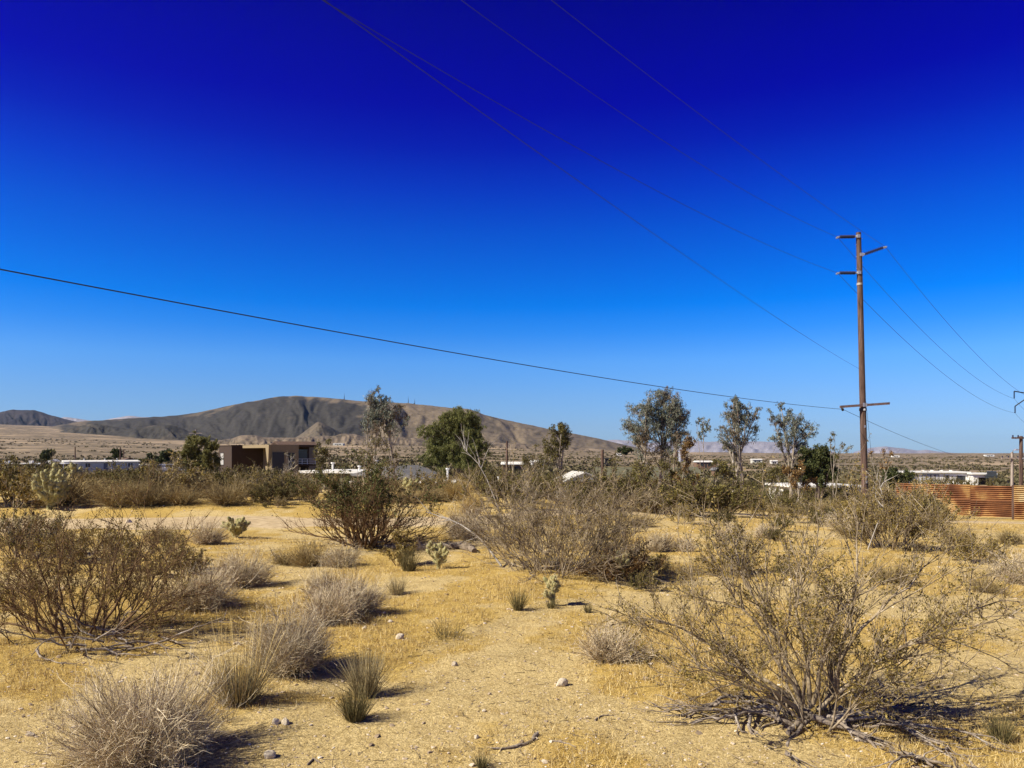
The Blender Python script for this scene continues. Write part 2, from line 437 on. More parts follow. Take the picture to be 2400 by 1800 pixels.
def road_mesh():
    xs = np.arange(-60, 61, .35); ws = np.linspace(-1, 1, 15)
    e0 = 1.45 + 1.1 * fbm(xs * .6, xs * 0 + 3, 41, 3); e1 = 1.6 + 1.1 * fbm(xs * .5, xs * 0 + 9, 47, 3)
    Y = road_mid(xs)[:, None] + np.where(ws < 0, ws * e0[:, None], ws * e1[:, None])
    X = np.repeat(xs[:, None], 15, 1)
    Z = height(X, Y) + .012 - .03 * (np.abs(ws)[None, :] > .99)
    n, k = X.shape
    i = np.arange(n - 1)[:, None] * k + np.arange(k - 1)[None, :]
    return Geo().add(np.stack([X, Y, Z], -1), np.stack([i, i + k, i + k + 1, i + 1], -1).reshape(-1, 4))
M['road'] = mat_noise('dirt_road', [(.3, (.34, .245, .125)), (.5, (.45, .335, .178)), (.7, (.54, .42, .24))], 6, 8, .95, .5, 40)
tag(obj('dirt_road', road_mesh().mesh('dirt_road', M['road'], True)), 'pale packed dirt road crossing behind the shrubs', 'road', kind='structure')

# ------------------------------------------------------------------ hills and mountains
def rock_material(name, light, dark, veil=None):
    m, N, L, b = mat_base(name)
    at_ = N.new('ShaderNodeAttribute'); at_.attribute_name = 'varnish'      # share of dark desert-varnished rock
    t = N.new('ShaderNodeTexCoord')
    n = N.new('ShaderNodeTexNoise'); n.inputs['Scale'].default_value = .012; n.inputs['Detail'].default_value = 9; n.inputs['Roughness'].default_value = .7
    L.new(t.outputs['Object'], n.inputs[0])
    ad = N.new('ShaderNodeMath'); ad.operation = 'ADD'
    sb = N.new('ShaderNodeMath'); sb.operation = 'MULTIPLY_ADD'; sb.inputs[1].default_value = 1.5; sb.inputs[2].default_value = -.75
    L.new(n.outputs[0], sb.inputs[0]); L.new(sb.outputs[0], ad.inputs[0]); L.new(at_.outputs['Fac'], ad.inputs[1])
    r = ramp_node(N, [(.1, light), (.5, tuple((a + c) / 2 for a, c in zip(light, dark))), (.85, dark)])
    L.new(ad.outputs[0], r.inputs[0])
    n2 = N.new('ShaderNodeTexNoise'); n2.inputs['Scale'].default_value = .06; n2.inputs['Detail'].default_value = 6; n2.inputs['Roughness'].default_value = .75
    L.new(t.outputs['Object'], n2.inputs[0])
    r2 = ramp_node(N, [(.36, (.45, .45, .43)), (.52, (1, 1, 1))]); L.new(n2.outputs[0], r2.inputs[0])
    mx = N.new('ShaderNodeMix'); mx.data_type = 'RGBA'; mx.blend_type = 'MULTIPLY'; mx.inputs[0].default_value = .75
    L.new(r.outputs[0], mx.inputs[6]); L.new(r2.outputs[0], mx.inputs[7])
    L.new(mx.outputs[2], b.inputs['Base Color'])
    b.inputs['Roughness'].default_value = .95; b.inputs['Specular IOR Level'].default_value = .1
    bp = N.new('ShaderNodeBump'); bp.inputs['Strength'].default_value = .5; bp.inputs['Distance'].default_value = 5
    L.new(n2.outputs[0], bp.inputs['Height']); L.new(bp.outputs[0], b.inputs['Normal'])
    return m

def mountain(name, label, ridge, base_py, d_front, d_ridge, d_back, mat, amp=.35, freq=.02, varn=None, seed=1, nx=260, ns=90, skirt=30):
    rx, ry = zip(*ridge)
    px = np.linspace(rx[0], rx[-1], nx)
    # rounded skyline through the traced points, roughened a little
    rpy = np.interp(px, rx, ry)
    for _ in range(6):
        rpy = np.concatenate([[rpy[0]], (rpy[:-2] + 2 * rpy[1:-1] + rpy[2:]) / 4, [rpy[-1]]])
    bpy_ = base_py if np.isscalar(base_py) else np.interp(px, *zip(*base_py))
    rpy = rpy + 1.3 * fbm(px * .05, px * 0, seed + 5, 4) * np.clip((bpy_ - rpy) / 20, 0, 1)
    s = np.concatenate([np.linspace(0, 1, ns), 1 + np.linspace(0, 1, 20)[1:]])
    S, PX = np.meshgrid(s, px, indexing='ij')
    D = np.where(S <= 1, d_front + (d_ridge - d_front) * S, d_ridge + (d_back - d_ridge) * (S - 1))
    u = (PX - HX) / F
    zr = EYE + (HY - rpy) / F * d_ridge
    zb = EYE + (HY - (bpy_ + 0 * px)) / F * d_front - skirt
    sf = np.clip(S, 0, 1)
    warp = 1.1 * fbm(PX * freq * .8, sf * 1.6, seed + 8, 3)
    gl = fbm(PX * freq + warp + .5 * sf, sf * 1.5 + warp, seed, 5) + .35
    g2 = fbm(PX * freq * 3.5 + 2 * warp, sf * 6, seed + 3, 4)
    rill = np.abs(fbm(PX * freq * 2.2 + 2 * warp + sf, sf * 2.2, seed + 13, 3))
    sp = np.clip(sf - (amp * (gl - .35) + .16 * amp * g2 + .25 * amp * (.3 - rill)) * np.sin(np.pi * sf) ** .8, 0, 1)
    prof = np.where(S <= 1, .30 * sp + .70 * (sp * sp * (3 - 2 * sp)) ** .9, 1 - .8 * (S - 1) ** 1.2)
    Z = zb[None] + np.maximum(zr - zb, 0)[None] * prof
    X = u * D
    g = Geo()
    n, k = X.shape
    i = np.arange(n - 1)[:, None] * k + np.arange(k - 1)[None, :]
    g.add(np.stack([X, D, Z], -1), np.stack([i, i + 1, i + k + 1, i + k], -1).reshape(-1, 4))
    me = g.mesh(name, mat, True)
    v = (varn(PX, sf, gl, g2) if varn else np.full(X.shape, .5)).astype(np.float32)
    a = me.attributes.new('varnish', 'FLOAT', 'POINT'); a.data.foreach_set('value', np.clip(v, 0, 1).ravel())
    return tag(obj(name, me), label, 'mountain' if 'mountain' in name else 'hill', kind='structure')

M['mtn'] = rock_material('mountain_rock', (.175, .135, .088), (.050, .045, .036))
M['foot'] = rock_material('foothill_sand', (.20, .152, .10), (.075, .06, .04))
M['fardark'] = rock_material('far_hill_rock', (.065, .052, .048), (.024, .022, .024))
M['farblue'] = rock_material('distant_range_haze_rock', (.30, .28, .30), (.20, .19, .21))  # pale lilac distance haze is mixed into this rock colour

def varn_main(px, s, gl, g2):
    face = np.clip((px - 100) / 120, 0, 1) * np.clip((880 - px) / 60 + .35 * g2 * 3, 0, 1)
    top = np.clip((s - .74 - .3 * g2 + .25 * (gl - .35)) / .2, 0, 1)
    edge = np.clip((px - 440) / 160, 0, 1) * .55
    v = face * (1.0 - top * (.42 + edge)) + .26 - .5 * (gl - .35) + .25 * g2 - .1
    r = np.clip((px - 860) / 60, 0, 1)
    return v * (1 - r) + r * (.34 - .5 * gl + .5 * g2)
mountain('mountain', 'broad bare mountain with dark varnished face and pale rounded summit',
         [(60, 1010), (120, 1000), (187, 988), (312, 980), (412, 974), (461, 967), (542, 950), (600, 939), (654, 928.5), (695, 927.5), (763, 931.5), (806, 935.6),
          (858, 941), (953, 945), (1007, 950.5), (1061, 956), (1102, 959), (1137, 973), (1200, 987), (1240, 996), (1308, 1010), (1390, 1025), (1452, 1040), (1500, 1050)],
         [(60, 1022), (190, 1028), (380, 1036), (600, 1034), (900, 1032), (1100, 1038), (1300, 1045), (1500, 1056)], 2350, 3300, 4300, M['mtn'], .16, .013, varn_main, 11, 420, 120)
dk = lambda px, s, gl, g2: .92 + 0 * px - .3 * np.clip((s - .9) / .1, 0, 1) - .2 * g2
mountain('hill', 'low dark hill lobe at the left foot of the mountain',
         [(105, 1019), (140, 1012), (170, 1001), (217, 992), (245, 996), (280, 1002), (330, 1005), (400, 1012), (450, 1028)],
         [(105, 1020), (190, 1026), (450, 1034)], 2150, 2340, 2500, M['mtn'], .25, .03, dk, 21, 140, 40, 10)
mountain('hill', 'rounded dark knoll rising from the sandy flat before the mountain',
         [(185, 1031), (220, 1022), (260, 1012), (300, 1007), (345, 1000), (382, 994), (410, 997), (440, 1010), (480, 1020), (520, 1033)],
         1034, 2000, 2200, 2400, M['mtn'], .22, .03, dk, 23, 140, 40, 10)
mountain('hill', 'pyramid shaped spur with tan flank below the mountain face',
         [(680, 1033), (705, 1018), (728, 1000), (746, 988), (760, 993), (785, 1008), (815, 1022), (840, 1032)],
         1032, 2050, 2260, 2450, M['mtn'], .2, .03, lambda px, s, gl, g2: .50 - .2 * gl + .9 * np.clip((px - 752) / 60, 0, .45), 25, 110, 40, 10)
mountain('hill', 'line of low tan eroded foothills dotted with scrub',
         [(470, 1040), (500, 1033), (540, 1029), (565, 1021), (600, 1020), (620, 1025), (690, 1026), (735, 1023), (760, 1020), (780, 1023), (800, 1017), (830, 1016), (850, 1023), (950, 1026),
          (1050, 1030), (1150, 1036), (1260, 1043), (1380, 1050)], 1052, 1250, 1750, 2000, M['foot'], .18, .06, lambda px, s, gl, g2: .25 + .3 * gl + .8 * g2, 31, 380, 60, 6)
mountain('hill', 'dark flat topped hill standing alone on the far plain',
         [(-260, 992), (-160, 975), (-60, 972), (0, 966), (24, 960), (50, 961.5), (81, 961), (117, 972), (152, 982), (179, 988), (215, 994)],
         994, 4200, 4700, 5200, M['fardark'], .22, .03, lambda px, s, gl, g2: .7 - .4 * gl, 41, 200, 50, 110)
far = lambda px, s, gl, g2: .5 - .5 * gl
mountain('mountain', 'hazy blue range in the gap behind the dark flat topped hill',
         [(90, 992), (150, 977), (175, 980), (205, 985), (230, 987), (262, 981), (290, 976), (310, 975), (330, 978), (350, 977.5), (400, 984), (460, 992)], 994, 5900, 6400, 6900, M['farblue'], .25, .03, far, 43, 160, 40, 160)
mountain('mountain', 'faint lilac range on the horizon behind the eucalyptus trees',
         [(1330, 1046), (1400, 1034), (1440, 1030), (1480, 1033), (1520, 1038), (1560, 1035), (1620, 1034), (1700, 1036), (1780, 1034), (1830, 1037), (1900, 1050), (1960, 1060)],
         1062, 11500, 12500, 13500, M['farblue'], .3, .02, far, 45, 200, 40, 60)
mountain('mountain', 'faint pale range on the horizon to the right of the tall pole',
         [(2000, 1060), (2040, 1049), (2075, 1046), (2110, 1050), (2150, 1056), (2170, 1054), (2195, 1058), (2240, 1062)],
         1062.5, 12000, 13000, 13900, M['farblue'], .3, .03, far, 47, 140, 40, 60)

# ------------------------------------------------------------------ buildings
def box(name, x0, x1, y0, y1, z0, z1, m, parent):
    return obj(name, Geo().box(x0, x1, y0, y1, z0, z1).mesh(name, M[m]), parent)

def window(parent, face, a0, a1, z0, z1, off, frame='white', pane='glass', bars=1):
    """framed window on a wall plane of the building (face 'front' = local y, 'end' = local x)"""
    def bx(g, p0, p1, q0, q1, d0, d1):
        if face == 'front': g.box(p0, p1, off - d1, off - d0, q0, q1)
        else: g.box(off - d1, off - d0, p0, p1, q0, q1)
    g = Geo(); w = .07
    bx(g, a0, a1, z0 - w, z0, .0, .06); bx(g, a0, a1, z1, z1 + w, .0, .06)
    bx(g, a0 - w, a0, z0 - w, z1 + w, .002, .058); bx(g, a1, a1 + w, z0 - w, z1 + w, .002, .058)
    for i in range(bars):
        c = a0 + (a1 - a0) * (i + 1) / (bars + 1); bx(g, c - w / 2, c + w / 2, z0, z1, .005, .05)
    f = obj('window', g.mesh('window', M[frame]), parent)
    g = Geo(); bx(g, a0, a1, z0, z1, .004, .02)
    obj('pane', g.mesh('pane', M[pane]), f)
    return f

A = math.radians(36)
CA, SA = math.cos(A), math.sin(A)
def local_x(o, px):
    u = (px - HX) / F
    return (u * o[1] - o[0]) / (CA - u * SA)

# white mobile home
p = at(184, 1107, 190); gz = hz(p.x, p.y)
t = thing('mobile_home', 'long white mobile home with flat roof and framed porch at its end', 'mobile home', (p.x, p.y, gz), A)
top = EYE - (1082 - HY) / F * 190 - gz
box('wall', 0, 13.8, 0, 7, .4, top - .2, 'greywall', t)
box('skirting', .1, 13.7, .1, 6.9, -1, .4, 'greywall', t)
obj('roof', Geo().prism([(-.4, top - .2), (7.4, top - .2), (7.4, top), (3.5, top + .35), (-.4, top)], -3.2, 14.1, 'x').mesh('roof', M['whiteroof']), t)
for y in (0, 2.4, 4.8, 7): box('porch_post', -3.1, -2.9, y - .1, y + .1, -.5, top - .2, 'white', t)
box('porch_rail', -3.06, -2.94, .1, 4.7, .6, 1.35, 'white', t)
for a0, a1 in ((1.5, 2.6), (7.6, 8.4), (11.2, 12.3)): window(t, 'front', a0, a1, 1.5, 2.5, 0, 'white')
box('door', 5.6, 6.5, -.05, -.002, .5, 2.5, 'greyroof', t)
window(t, 'end', 2.8, 4.2, 1.5, 2.4, 0, 'white')
for x in (1.5, 6.2, 9.0): box('roof_vent', x, x + .25, 3.3, 3.6, top + .2, top + .75, 'white', t)

# long low building at the left edge
p = at(-40, 1100, 150); gz = hz(p.x, p.y)
t = thing('low_building', 'low shed with long thin white roof left of the mobile home', 'building', (p.x, p.y, gz), math.radians(8))
z = EYE - (1086 - HY) / F * 150 - gz
box('wall', .3, 15, 0, 6, -1, z - .15, 'brown', t)
box('roof', -.3, 15.6, -1.2, 6.3, z - .15, z, 'whiteroof', t)
for x in (3.0, 7.5, 11.0): box('roof_unit', x, x + .7, 2, 2.7, z, z + .5, 'white', t)
for x in (.2, 5, 10, 15.2): box('porch_post', x, x + .14, -1.1, -.96, -1, z - .15, 'white', t)

def shed(px, py_eave, d, w, l, h, rot, wall, roof, label, name='shed', pitch=.6, cat='shed', group=None, door=True):
    p = at(px, py_eave, d); gz = hz(p.x, p.y); z = p.z - gz
    t = thing(name, label, cat, (p.x, p.y, gz), rot, group)
    obj('wall', Geo().prism([(-w / 2, -1), (w / 2, -1), (w / 2, z), (0, z + pitch), (-w / 2, z)], -l / 2, l / 2).mesh('wall', M[wall]), t)
    e = .3
    g = Geo().prism([(-w / 2 - e, z - e * pitch * 2 / w), (0, z + pitch + .003), (w / 2 + e, z - e * pitch * 2 / w), (w / 2 + e, z + .12 - e * pitch * 2 / w), (0, z + pitch + .13), (-w / 2 - e, z + .12 - e * pitch * 2 / w)], -l / 2 - e, l / 2 + e)
    obj('roof', g.mesh('roof', M[roof]), t)
    if door: box('door', -.45, .45, -l / 2 - .05, -l / 2 - .003, max(0, z - 2.3), z - .2, 'dark', t)
    return t
shed(127, 1087, 230, 5, 6, 3, math.radians(20), 'white', 'whiteroof', 'small white gabled cottage behind the low shed', 'cottage', 1.3, 'house')
shed(300, 1082, 215, 5, 6, 3, A, 'shedwood', 'tileroof', 'small brown wooden shed beside the long white mobile home', 'shed', 1.0)
# white box trailer
p = at(337, 1104, 185); gz = hz(p.x, p.y); z = EYE - (1089 - HY) / F * 185 - gz
t = thing('mobile_home', 'short white trailer home between brown shed and camper', 'mobile home', (p.x, p.y, gz), A)
box('wall', 0, 7.6, 0, 4.5, .3, z - .1, 'white', t)
box('roof', -.25, 7.85, -.25, 4.75, z - .1, z + .06, 'whiteroof', t)
box('skirting', .1, 7.5, .1, 4.4, -1, .3, 'greywall', t)
window(t, 'front', 1.2, 2.2, 1.2, 2.0, 0, 'dark'); window(t, 'front', 5, 6.2, 1.2, 2.0, 0, 'dark')
box('door', 3.3, 4.1, -.05, -.002, .3, 2.2, 'greyroof', t)
# camper
p = at(366, 1110, 140); gz = hz(p.x, p.y); z = EYE - (1096 - HY) / F * 140 - gz
t = thing('camper', 'white motorhome with rounded cab and dark windows parked by the leafy tree', 'camper', (p.x, p.y, gz), math.radians(20))
obj('body', Geo().prism([(0, .55), (5.6, .55), (5.6, z), (1.0, z), (.55, z - .25), (.15, z - .95), (-.15, z - 1.35), (-.15, .7)], 0, 2.3).mesh('body', M['white']), t)
for a0, a1 in ((1.4, 2.4), (3.2, 4.8)): window(t, 'front', a0, a1, z - 1.2, z - .6, 0, 'dark', bars=0)
box('windscreen', -.02, .35, .15, 2.15, z - .88, z - .4, 'glass', t)
for x in (1.0, 4.4):
    for y in (.05, 2.05):
        w = obj('wheel', Geo().add(*tubes([[[x, y, .38], [x, y + .2, .38]]], .38, 14)).mesh('wheel', M['rubber']), t)
        obj('rim', Geo().add(*tubes([[[x, y - .01, .38], [x, y + .21, .38]]], .2, 12)).mesh('rim', M['steel']), w)

# modern tan house
Dh = 100.0
o = at(630, 1108, Dh); gz = hz(o.x, o.y)
t = thing('modern_house', 'modern tan and brown stucco house with deep porch and slanted wing wall', 'house', (o.x, o.y, gz), A)
az = lambda py, d=100.0: EYE - (py - HY) / F * d - gz
lx = lambda px: local_x(o, px)
def ly(px, x=0.0):          # along the sunlit side wall
    u = (px - HX) / F
    return (o.x + x * CA - u * (o.y + x * SA)) / (SA + u * CA)
zt = az(1042); y1, y2, y3 = ly(566), ly(543, -1.5), ly(513, -1.5)
obj('wing_wall', Geo().prism([(0, zt), (y1, zt), (y1, zt - .40), (1.35, zt - .42), (.62, az(1087)), (.30, az(1087))], 0, .35, 'x').mesh('wing_wall', M['tan']), t)
box('porch_roof', .352, 4.0, .05, y1, zt - .40, zt - .02, 'tan', t)
box('porch_wall', 3.0, 3.3, .05, y1 + 1, -1, zt - .41, 'tan', t)
window(t, 'end', 3.2, 7.4, az(1092), az(1066), 3.0, 'dark', 'glass', 2)
box('curtain_glint', 2.94, 2.95, 3.6, 5.6, az(1091), az(1067), 'curtain_glint', t)
box('brown_wall', -1.5, 6, y2, y3, -1, zt - .12, 'brown', t)
window(t, 'end', y3 - 2.6, y3 - 1.0, az(1090, 108), az(1062, 108), -1.5, 'dark', 'curtain_glint')  # pale pane colour is a painted reflection on the glass
box('parapet', -1.55, 6.05, y2 - .05, y3 + .05, zt - .12, zt + .05, 'brown', t)
x2, x3 = lx(700), lx(741)
box('tan_wall', .36, x2, .06, .36, -1, zt - .43, 'tan', t)
box('rear_wall', 3.31, x2 - .01, .365, 7, -1, zt - .43, 'tan', t)
box('tan_fascia', .352, x2 + .02, .0, .05, zt - .8, zt, 'tan', t)
box('glass_door', lx(638), lx(666), -.03, .055, az(1112), az(1060), 'dark', t)  # dark slab painted as the shade of a deep door opening
box('glass_door', lx(676), lx(690), -.03, .055, az(1112), az(1062), 'dark', t)  # second opening, its shade painted by a dark slab too
zd = az(1048, 104)
box('balcony_wall', x2 + .022, x3, 2.6, 7, -1, zd, 'brown', t)
box('balcony_roof', x2 + .022, x3 + .3, -.1, 7.02, zd, zd + .3, 'brown', t)
box('balcony_floor', x2 + .022, x3, .1, 2.6, az(1088, 104) - .2, az(1088, 104), 'brown', t)
box('sliding_door', x2 + .3, x3 - .3, 2.5, 2.595, az(1088, 104), zd - .3, 'glass', t)
for k in range(3):
    z = az(1086 - 5 * k, 104); box('rail', x2 + .03, x3, .12, .17, z, z + .05, 'steel', t)
for x in (x2 + .5, (x2 + x3) / 2, x3 - .1): box('rail_post', x, x + .06, .1, .16, az(1088, 104), az(1075, 104), 'steel', t)
p = at(652, 1041, 118)
shed(690, 1046, 122, 4.5, 6, 3, A + math.radians(90), 'tan', 'tileroof', 'brown tiled roof house rising just behind the modern tan house', 'house', .65, 'house', door=False)

# low house with white roof
Dl = 58.0
o2 = at(700, 1122, Dl + 6); gz = hz(o2.x, o2.y)
t = thing('low_house', 'low house with white flat roofs grey gable and roof vents below the bushes', 'house', (o2.x, o2.y, gz), math.radians(-14))
z1 = EYE - (1103 - HY) / F * 64 - gz
box('wall', .3, 5.4, .3, 6, -1, z1 - .2, 'oliveroof', t)
box('roof', 0, 5.7, 0, 6.4, z1 - .2, z1, 'whiteroof', t)
obj('gable_roof', Geo().prism([(4.9, z1 - .25), (8.2, z1 + .42), (11.6, z1 - .85), (11.6, z1 - .97), (4.9, z1 - .38)], -.4, 6.6).mesh('gable_roof', M['greyroof']), t)
box('gable_wall', 5.41, 11.3, .2, 6, -1, z1 - .98, 'shedwood', t)
box('eave', 4.85, 11.65, -.5, -.41, z1 - .97, z1 - .80, 'whiteroof', t)
obj('lower_roof', Geo().prism([(11.2, z1 - .75), (17.6, z1 - 1.25), (17.6, z1 - 1.4), (11.2, z1 - .9)], -1.2, 5.8).mesh('lower_roof', M['whiteroof']), t)
box('lower_wall', 11.61, 17.2, -.8, 5.4, -1, z1 - 1.4, 'shedwood', t)
window(t, 'front', 6.4, 7.6, z1 - 2.3, z1 - 1.4, .2, 'white'); window(t, 'front', 13, 14.4, z1 - 2.7, z1 - 1.9, -.8, 'white')
for x, y, h in ((1.6, 3, .55), (4.6, 2, .3), (5.2, 4.2, .75), (12.2, 3, .1), (14.2, 3.5, -.5), (16.4, 4, -.6)):
    obj('roof_vent', Geo().add(*tubes([[[x, y, z1 - 1.5], [x, y, z1 + h]]], .09, 8)).add(*tubes([[[x, y, z1 + h], [x, y, z1 + h + .12]]], .17, 8)).mesh('roof_vent', M['white']), t)

M['canvas'] = mat_noise('stained_canvas', [(.3, (.30, .28, .23)), (.5, (.45, .43, .37)), (.7, (.58, .55, .48))], 4, 8, .9, .3, 12)
# white canopy with gable top
p = at(1372, 1128, 47); gz = hz(p.x, p.y); ze = EYE - (1127 - HY) / F * 47 - gz; zr_ = EYE - (1106 - HY) / F * 47 - gz
t = thing('canopy', 'small white gabled canopy with dark open front behind the dry bushes', 'canopy', (p.x, p.y, gz), math.radians(10))
obj('roof', Geo().prism([(-1.35, ze), (0, zr_), (1.35, ze), (1.35, ze - .12), (0, zr_ - .06), (-1.35, ze - .12)], -.1, 3.2).mesh('roof', M['canvas']), t)
obj('gable', Geo().prism([(-1.2, ze - .05), (1.2, ze - .05), (0, zr_ - .08)], -.05, 0).mesh('gable', M['canvas']), t)
for x in (-1.2, 1.12):
    for y in (0.02, 3.0): box('post', x, x + .08, y, y + .08, -.6, ze - .08, 'white', t)
box('side_sheet', -1.22, -1.205, .05, 3.0, -.3, ze - .13, 'white', t)
box('back_sheet', -1.1, 1.1, 3.1, 3.12, -.3, ze - .13, 'oliveroof', t)

# olive roofed house
o3 = at(1400, 1125, 70); gz = hz(o3.x, o3.y); za = EYE - (1122 - HY) / F * 68 - gz; zb_ = EYE - (1094 - HY) / F * 74 - gz
t = thing('house', 'house with broad olive brown shingle roof and dark chimney among the trees', 'house', (o3.x, o3.y, gz), math.radians(-3))
L3 = (1650 - 1400) / F * 71
box('wall', .4, L3 - .3, .6, 8.6, -1, za + .1, 'shedwood', t)
rf = obj('roof', Geo().prism([(-.2, za), (4.6, zb_), (9.4, za), (9.4, za - .15), (4.6, zb_ - .16), (-.2, za - .15)], 0, L3, 'x').mesh('roof', M['oliveroof']), t)
obj('chimney', Geo().box(1.1, 1.75, 5.2, 5.9, zb_ - 1, zb_ + .75).box(1.0, 1.85, 5.1, 6.0, zb_ + .75, zb_ + .85).mesh('chimney', M['dark']), rf)
box('ridge_cap', 0, L3 - 2, 4.5, 4.7, zb_ - .02, zb_ + .05, 'tan', t)
window(t, 'front', 1.5, 2.7, za - 1.4, za - .5, .6, 'dark'); window(t, 'front', 6, 7.4, za - 1.4, za - .5, .6, 'dark')

# white house and garage on the right
Dw = 140.0
o4 = at(2152, 1128, Dw); gz = hz(o4.x, o4.y)
zt = EYE - (1108 - HY) / F * Dw - gz
t = thing('white_house', 'white single storey house with row of windows beyond the rusty fence', 'house', (o4.x, o4.y, gz), math.radians(-12))
Lw = (2258 - 2150) / F * Dw * 1.0
box('wall', 0, Lw, 0, 7, -1.5, zt, 'white', t)
box('roof', -2.6, Lw + .2, -.5, 7.3, zt, zt + .22, 'whiteroof', t)
for i in range(4): window(t, 'front', .75 + i * .72, 1.3 + i * .72, zt - 1.35, zt - .35, 0, 'oliveroof', 'curtain_glint', 0)
window(t, 'front', 4.6, 5.1, zt - 1.3, zt - .5, 0, 'dark', bars=0)
window(t, 'front', 6.5, 7.8, zt - 1.5, zt - .6, 0, 'dark', bars=1)
for i in range(4): box('roof_unit', 1.5 + i * 1.6, 1.9 + i * 1.6, 3, 3.4, zt + .22, zt + .45, 'white', t)
o5 = at(2280, 1130, Dw - 4); gz = hz(o5.x, o5.y); zt = EYE - (1112 - HY) / F * (Dw - 4) - gz
t = thing('garage', 'small white garage with dark open bay beside the white house', 'garage', (o5.x, o5.y, gz), math.radians(-12))
obj('wall', Geo().box(0, .9, 0, 6, -1.5, zt).box(3.1, 3.55, 0, 6, -1.5, zt).box(.9, 3.1, 0, 6, zt - .55, zt - .002).box(.9, 3.1, 5.7, 6, -1.5, zt - .56).mesh('wall', M['white']), t)
box('roof', -.3, 3.85, -.4, 6.3, zt, zt + .2, 'whiteroof', t)
box('bay_shade', .95, 3.05, 1.2, 1.3, -1.5, zt - .56, 'dark', t)  # dark board ahead of the rear wall, painting the bay's inner shade
# parked car before the garage
cx_, cy_ = o5.x + 1.7, o5.y - 2.6; cz = hz(cx_, cy_)
t = thing('parked_car', 'dark car parked in front of the small white garage', 'car', (cx_, cy_, cz + .95), math.radians(60))
obj('body', Geo().prism([(-2.1, .3), (2.1, .3), (2.15, .7), (1.3, .95), (-1.9, 1.0), (-2.15, .75)], -.85, .85).mesh('body', M['carpaint']), t)
obj('cabin', Geo().prism([(-1.7, .97), (1.1, .93), (.5, 1.5), (-1.2, 1.52)], -.72, .72).mesh('cabin', M['glass']), t)
for x in (-1.35, 1.35):
    for y in (-.86, .66):
        obj('wheel', Geo().add(*tubes([[[x, y, .33], [x, y + .2, .33]]], .33, 14)).mesh('wheel', M['rubber']), t)
# white house hidden in the trees
o6 = at(1868, 1152, 66); gz = hz(o6.x, o6.y); zt = EYE - (1143 - HY) / F * 66 - gz
t = thing('white_house', 'white walled house half hidden behind dark green tree near the tall pole', 'house', (o6.x, o6.y, gz), math.radians(4))
box('wall', 0, 5.8, 0, 6, -1.5, zt, 'white', t)
box('roof', -.3, 6.1, -.4, 6.3, zt, zt + .18, 'whiteroof', t)
window(t, 'front', 1.2, 2.2, zt - 1.2, zt - .4, 0, 'dark')
window(t, 'front', 4.0, 5.0, zt - 1.2, zt - .4, 0, 'dark')

FARH = [(792, 1040, 34, 640, 'white house with pale flat roof on the slope below the foothills', 'whiteroof', 'greywall'),
        (825, 1028, 22, 1000, 'tiny pale house high on the slope under the foothills', 'whiteroof', 'greywall'),
        (912, 1032, 26, 860, 'small pale house seen through the tall eucalyptus trunks', 'tileroof', 'white'),
        (962, 1039, 50, 640, 'long dark roofed house on the slope beside the dense green tree', 'greyroof', 'brown'),
        (1202, 1103, 46, 105, 'low building with thin white roof edge left of the white canopy', 'whiteroof', 'shedwood'),
        (1262, 1093, 30, 150, 'white trailer standing alone in brown scrub', 'whiteroof', 'white'),
        (1775, 1082, 22, 240, 'white house seen between two eucalyptus trees', 'whiteroof', 'greywall'),
        (1815, 1083, 14, 250, 'small white shed next to the house between eucalyptus trees', 'whiteroof', 'white'),
        (1655, 1096, 44, 150, 'low building with pale roof behind the rust coloured saplings', 'whiteroof', 'shedwood'),
        (1690, 1116, 30, 90, 'grey roofed lean-to behind the rust coloured saplings', 'greyroof', 'shedwood'),
        (2100, 1068, 16, 1300, 'tiny white house on the plain right of the tall pole', 'whiteroof', 'white'),
        (2320, 1066, 22, 1400, 'tiny white house on the horizon left of the street lamp', 'whiteroof', 'white'),
        (1452, 1064, 12, 1100, 'tiny pale house at the end of the mountain slope', 'whiteroof', 'white'),
        (985, 1028, 18, 950, 'tiny white house above the long dark roofed house', 'whiteroof', 'white')]
for px, py, w, d, lab, rm, wm in FARH:
    gx, gy, gz = hit(px, py + 4)
    if gy < d * .6: gx, gy = (px - HX) / F * d, d; gz = hz(gx, gy)
    wm_ = min(w / F * gy, 16); dp = min(8, wm_)
    z = max(1.9, min(3.0, wm_ * .4))
    t = thing('house', lab, 'house', (gx, gy, gz), math.radians((px * 7) % 20 - 10))
    box('wall', -wm_ / 2, wm_ / 2, 0, dp, -2, z, wm, t)
    obj('roof', Geo().prism([(-.4, z), (dp / 2, z + .5), (dp + .4, z), (dp + .4, z - .15), (-.4, z - .15)], -wm_ / 2 - .3, wm_ / 2 + .3, 'x').mesh('roof', M[rm]), t)
    window(t, 'front', -wm_ * .3, -wm_ * .12, z - 1.7, z - .7, 0, 'dark'); window(t, 'front', wm_ * .1, wm_ * .3, z - 1.7, z - .7, 0, 'dark')
    box('door', -wm_ * .06, wm_ * .03, -.05, -.003, 0, z - .6, 'dark', t)

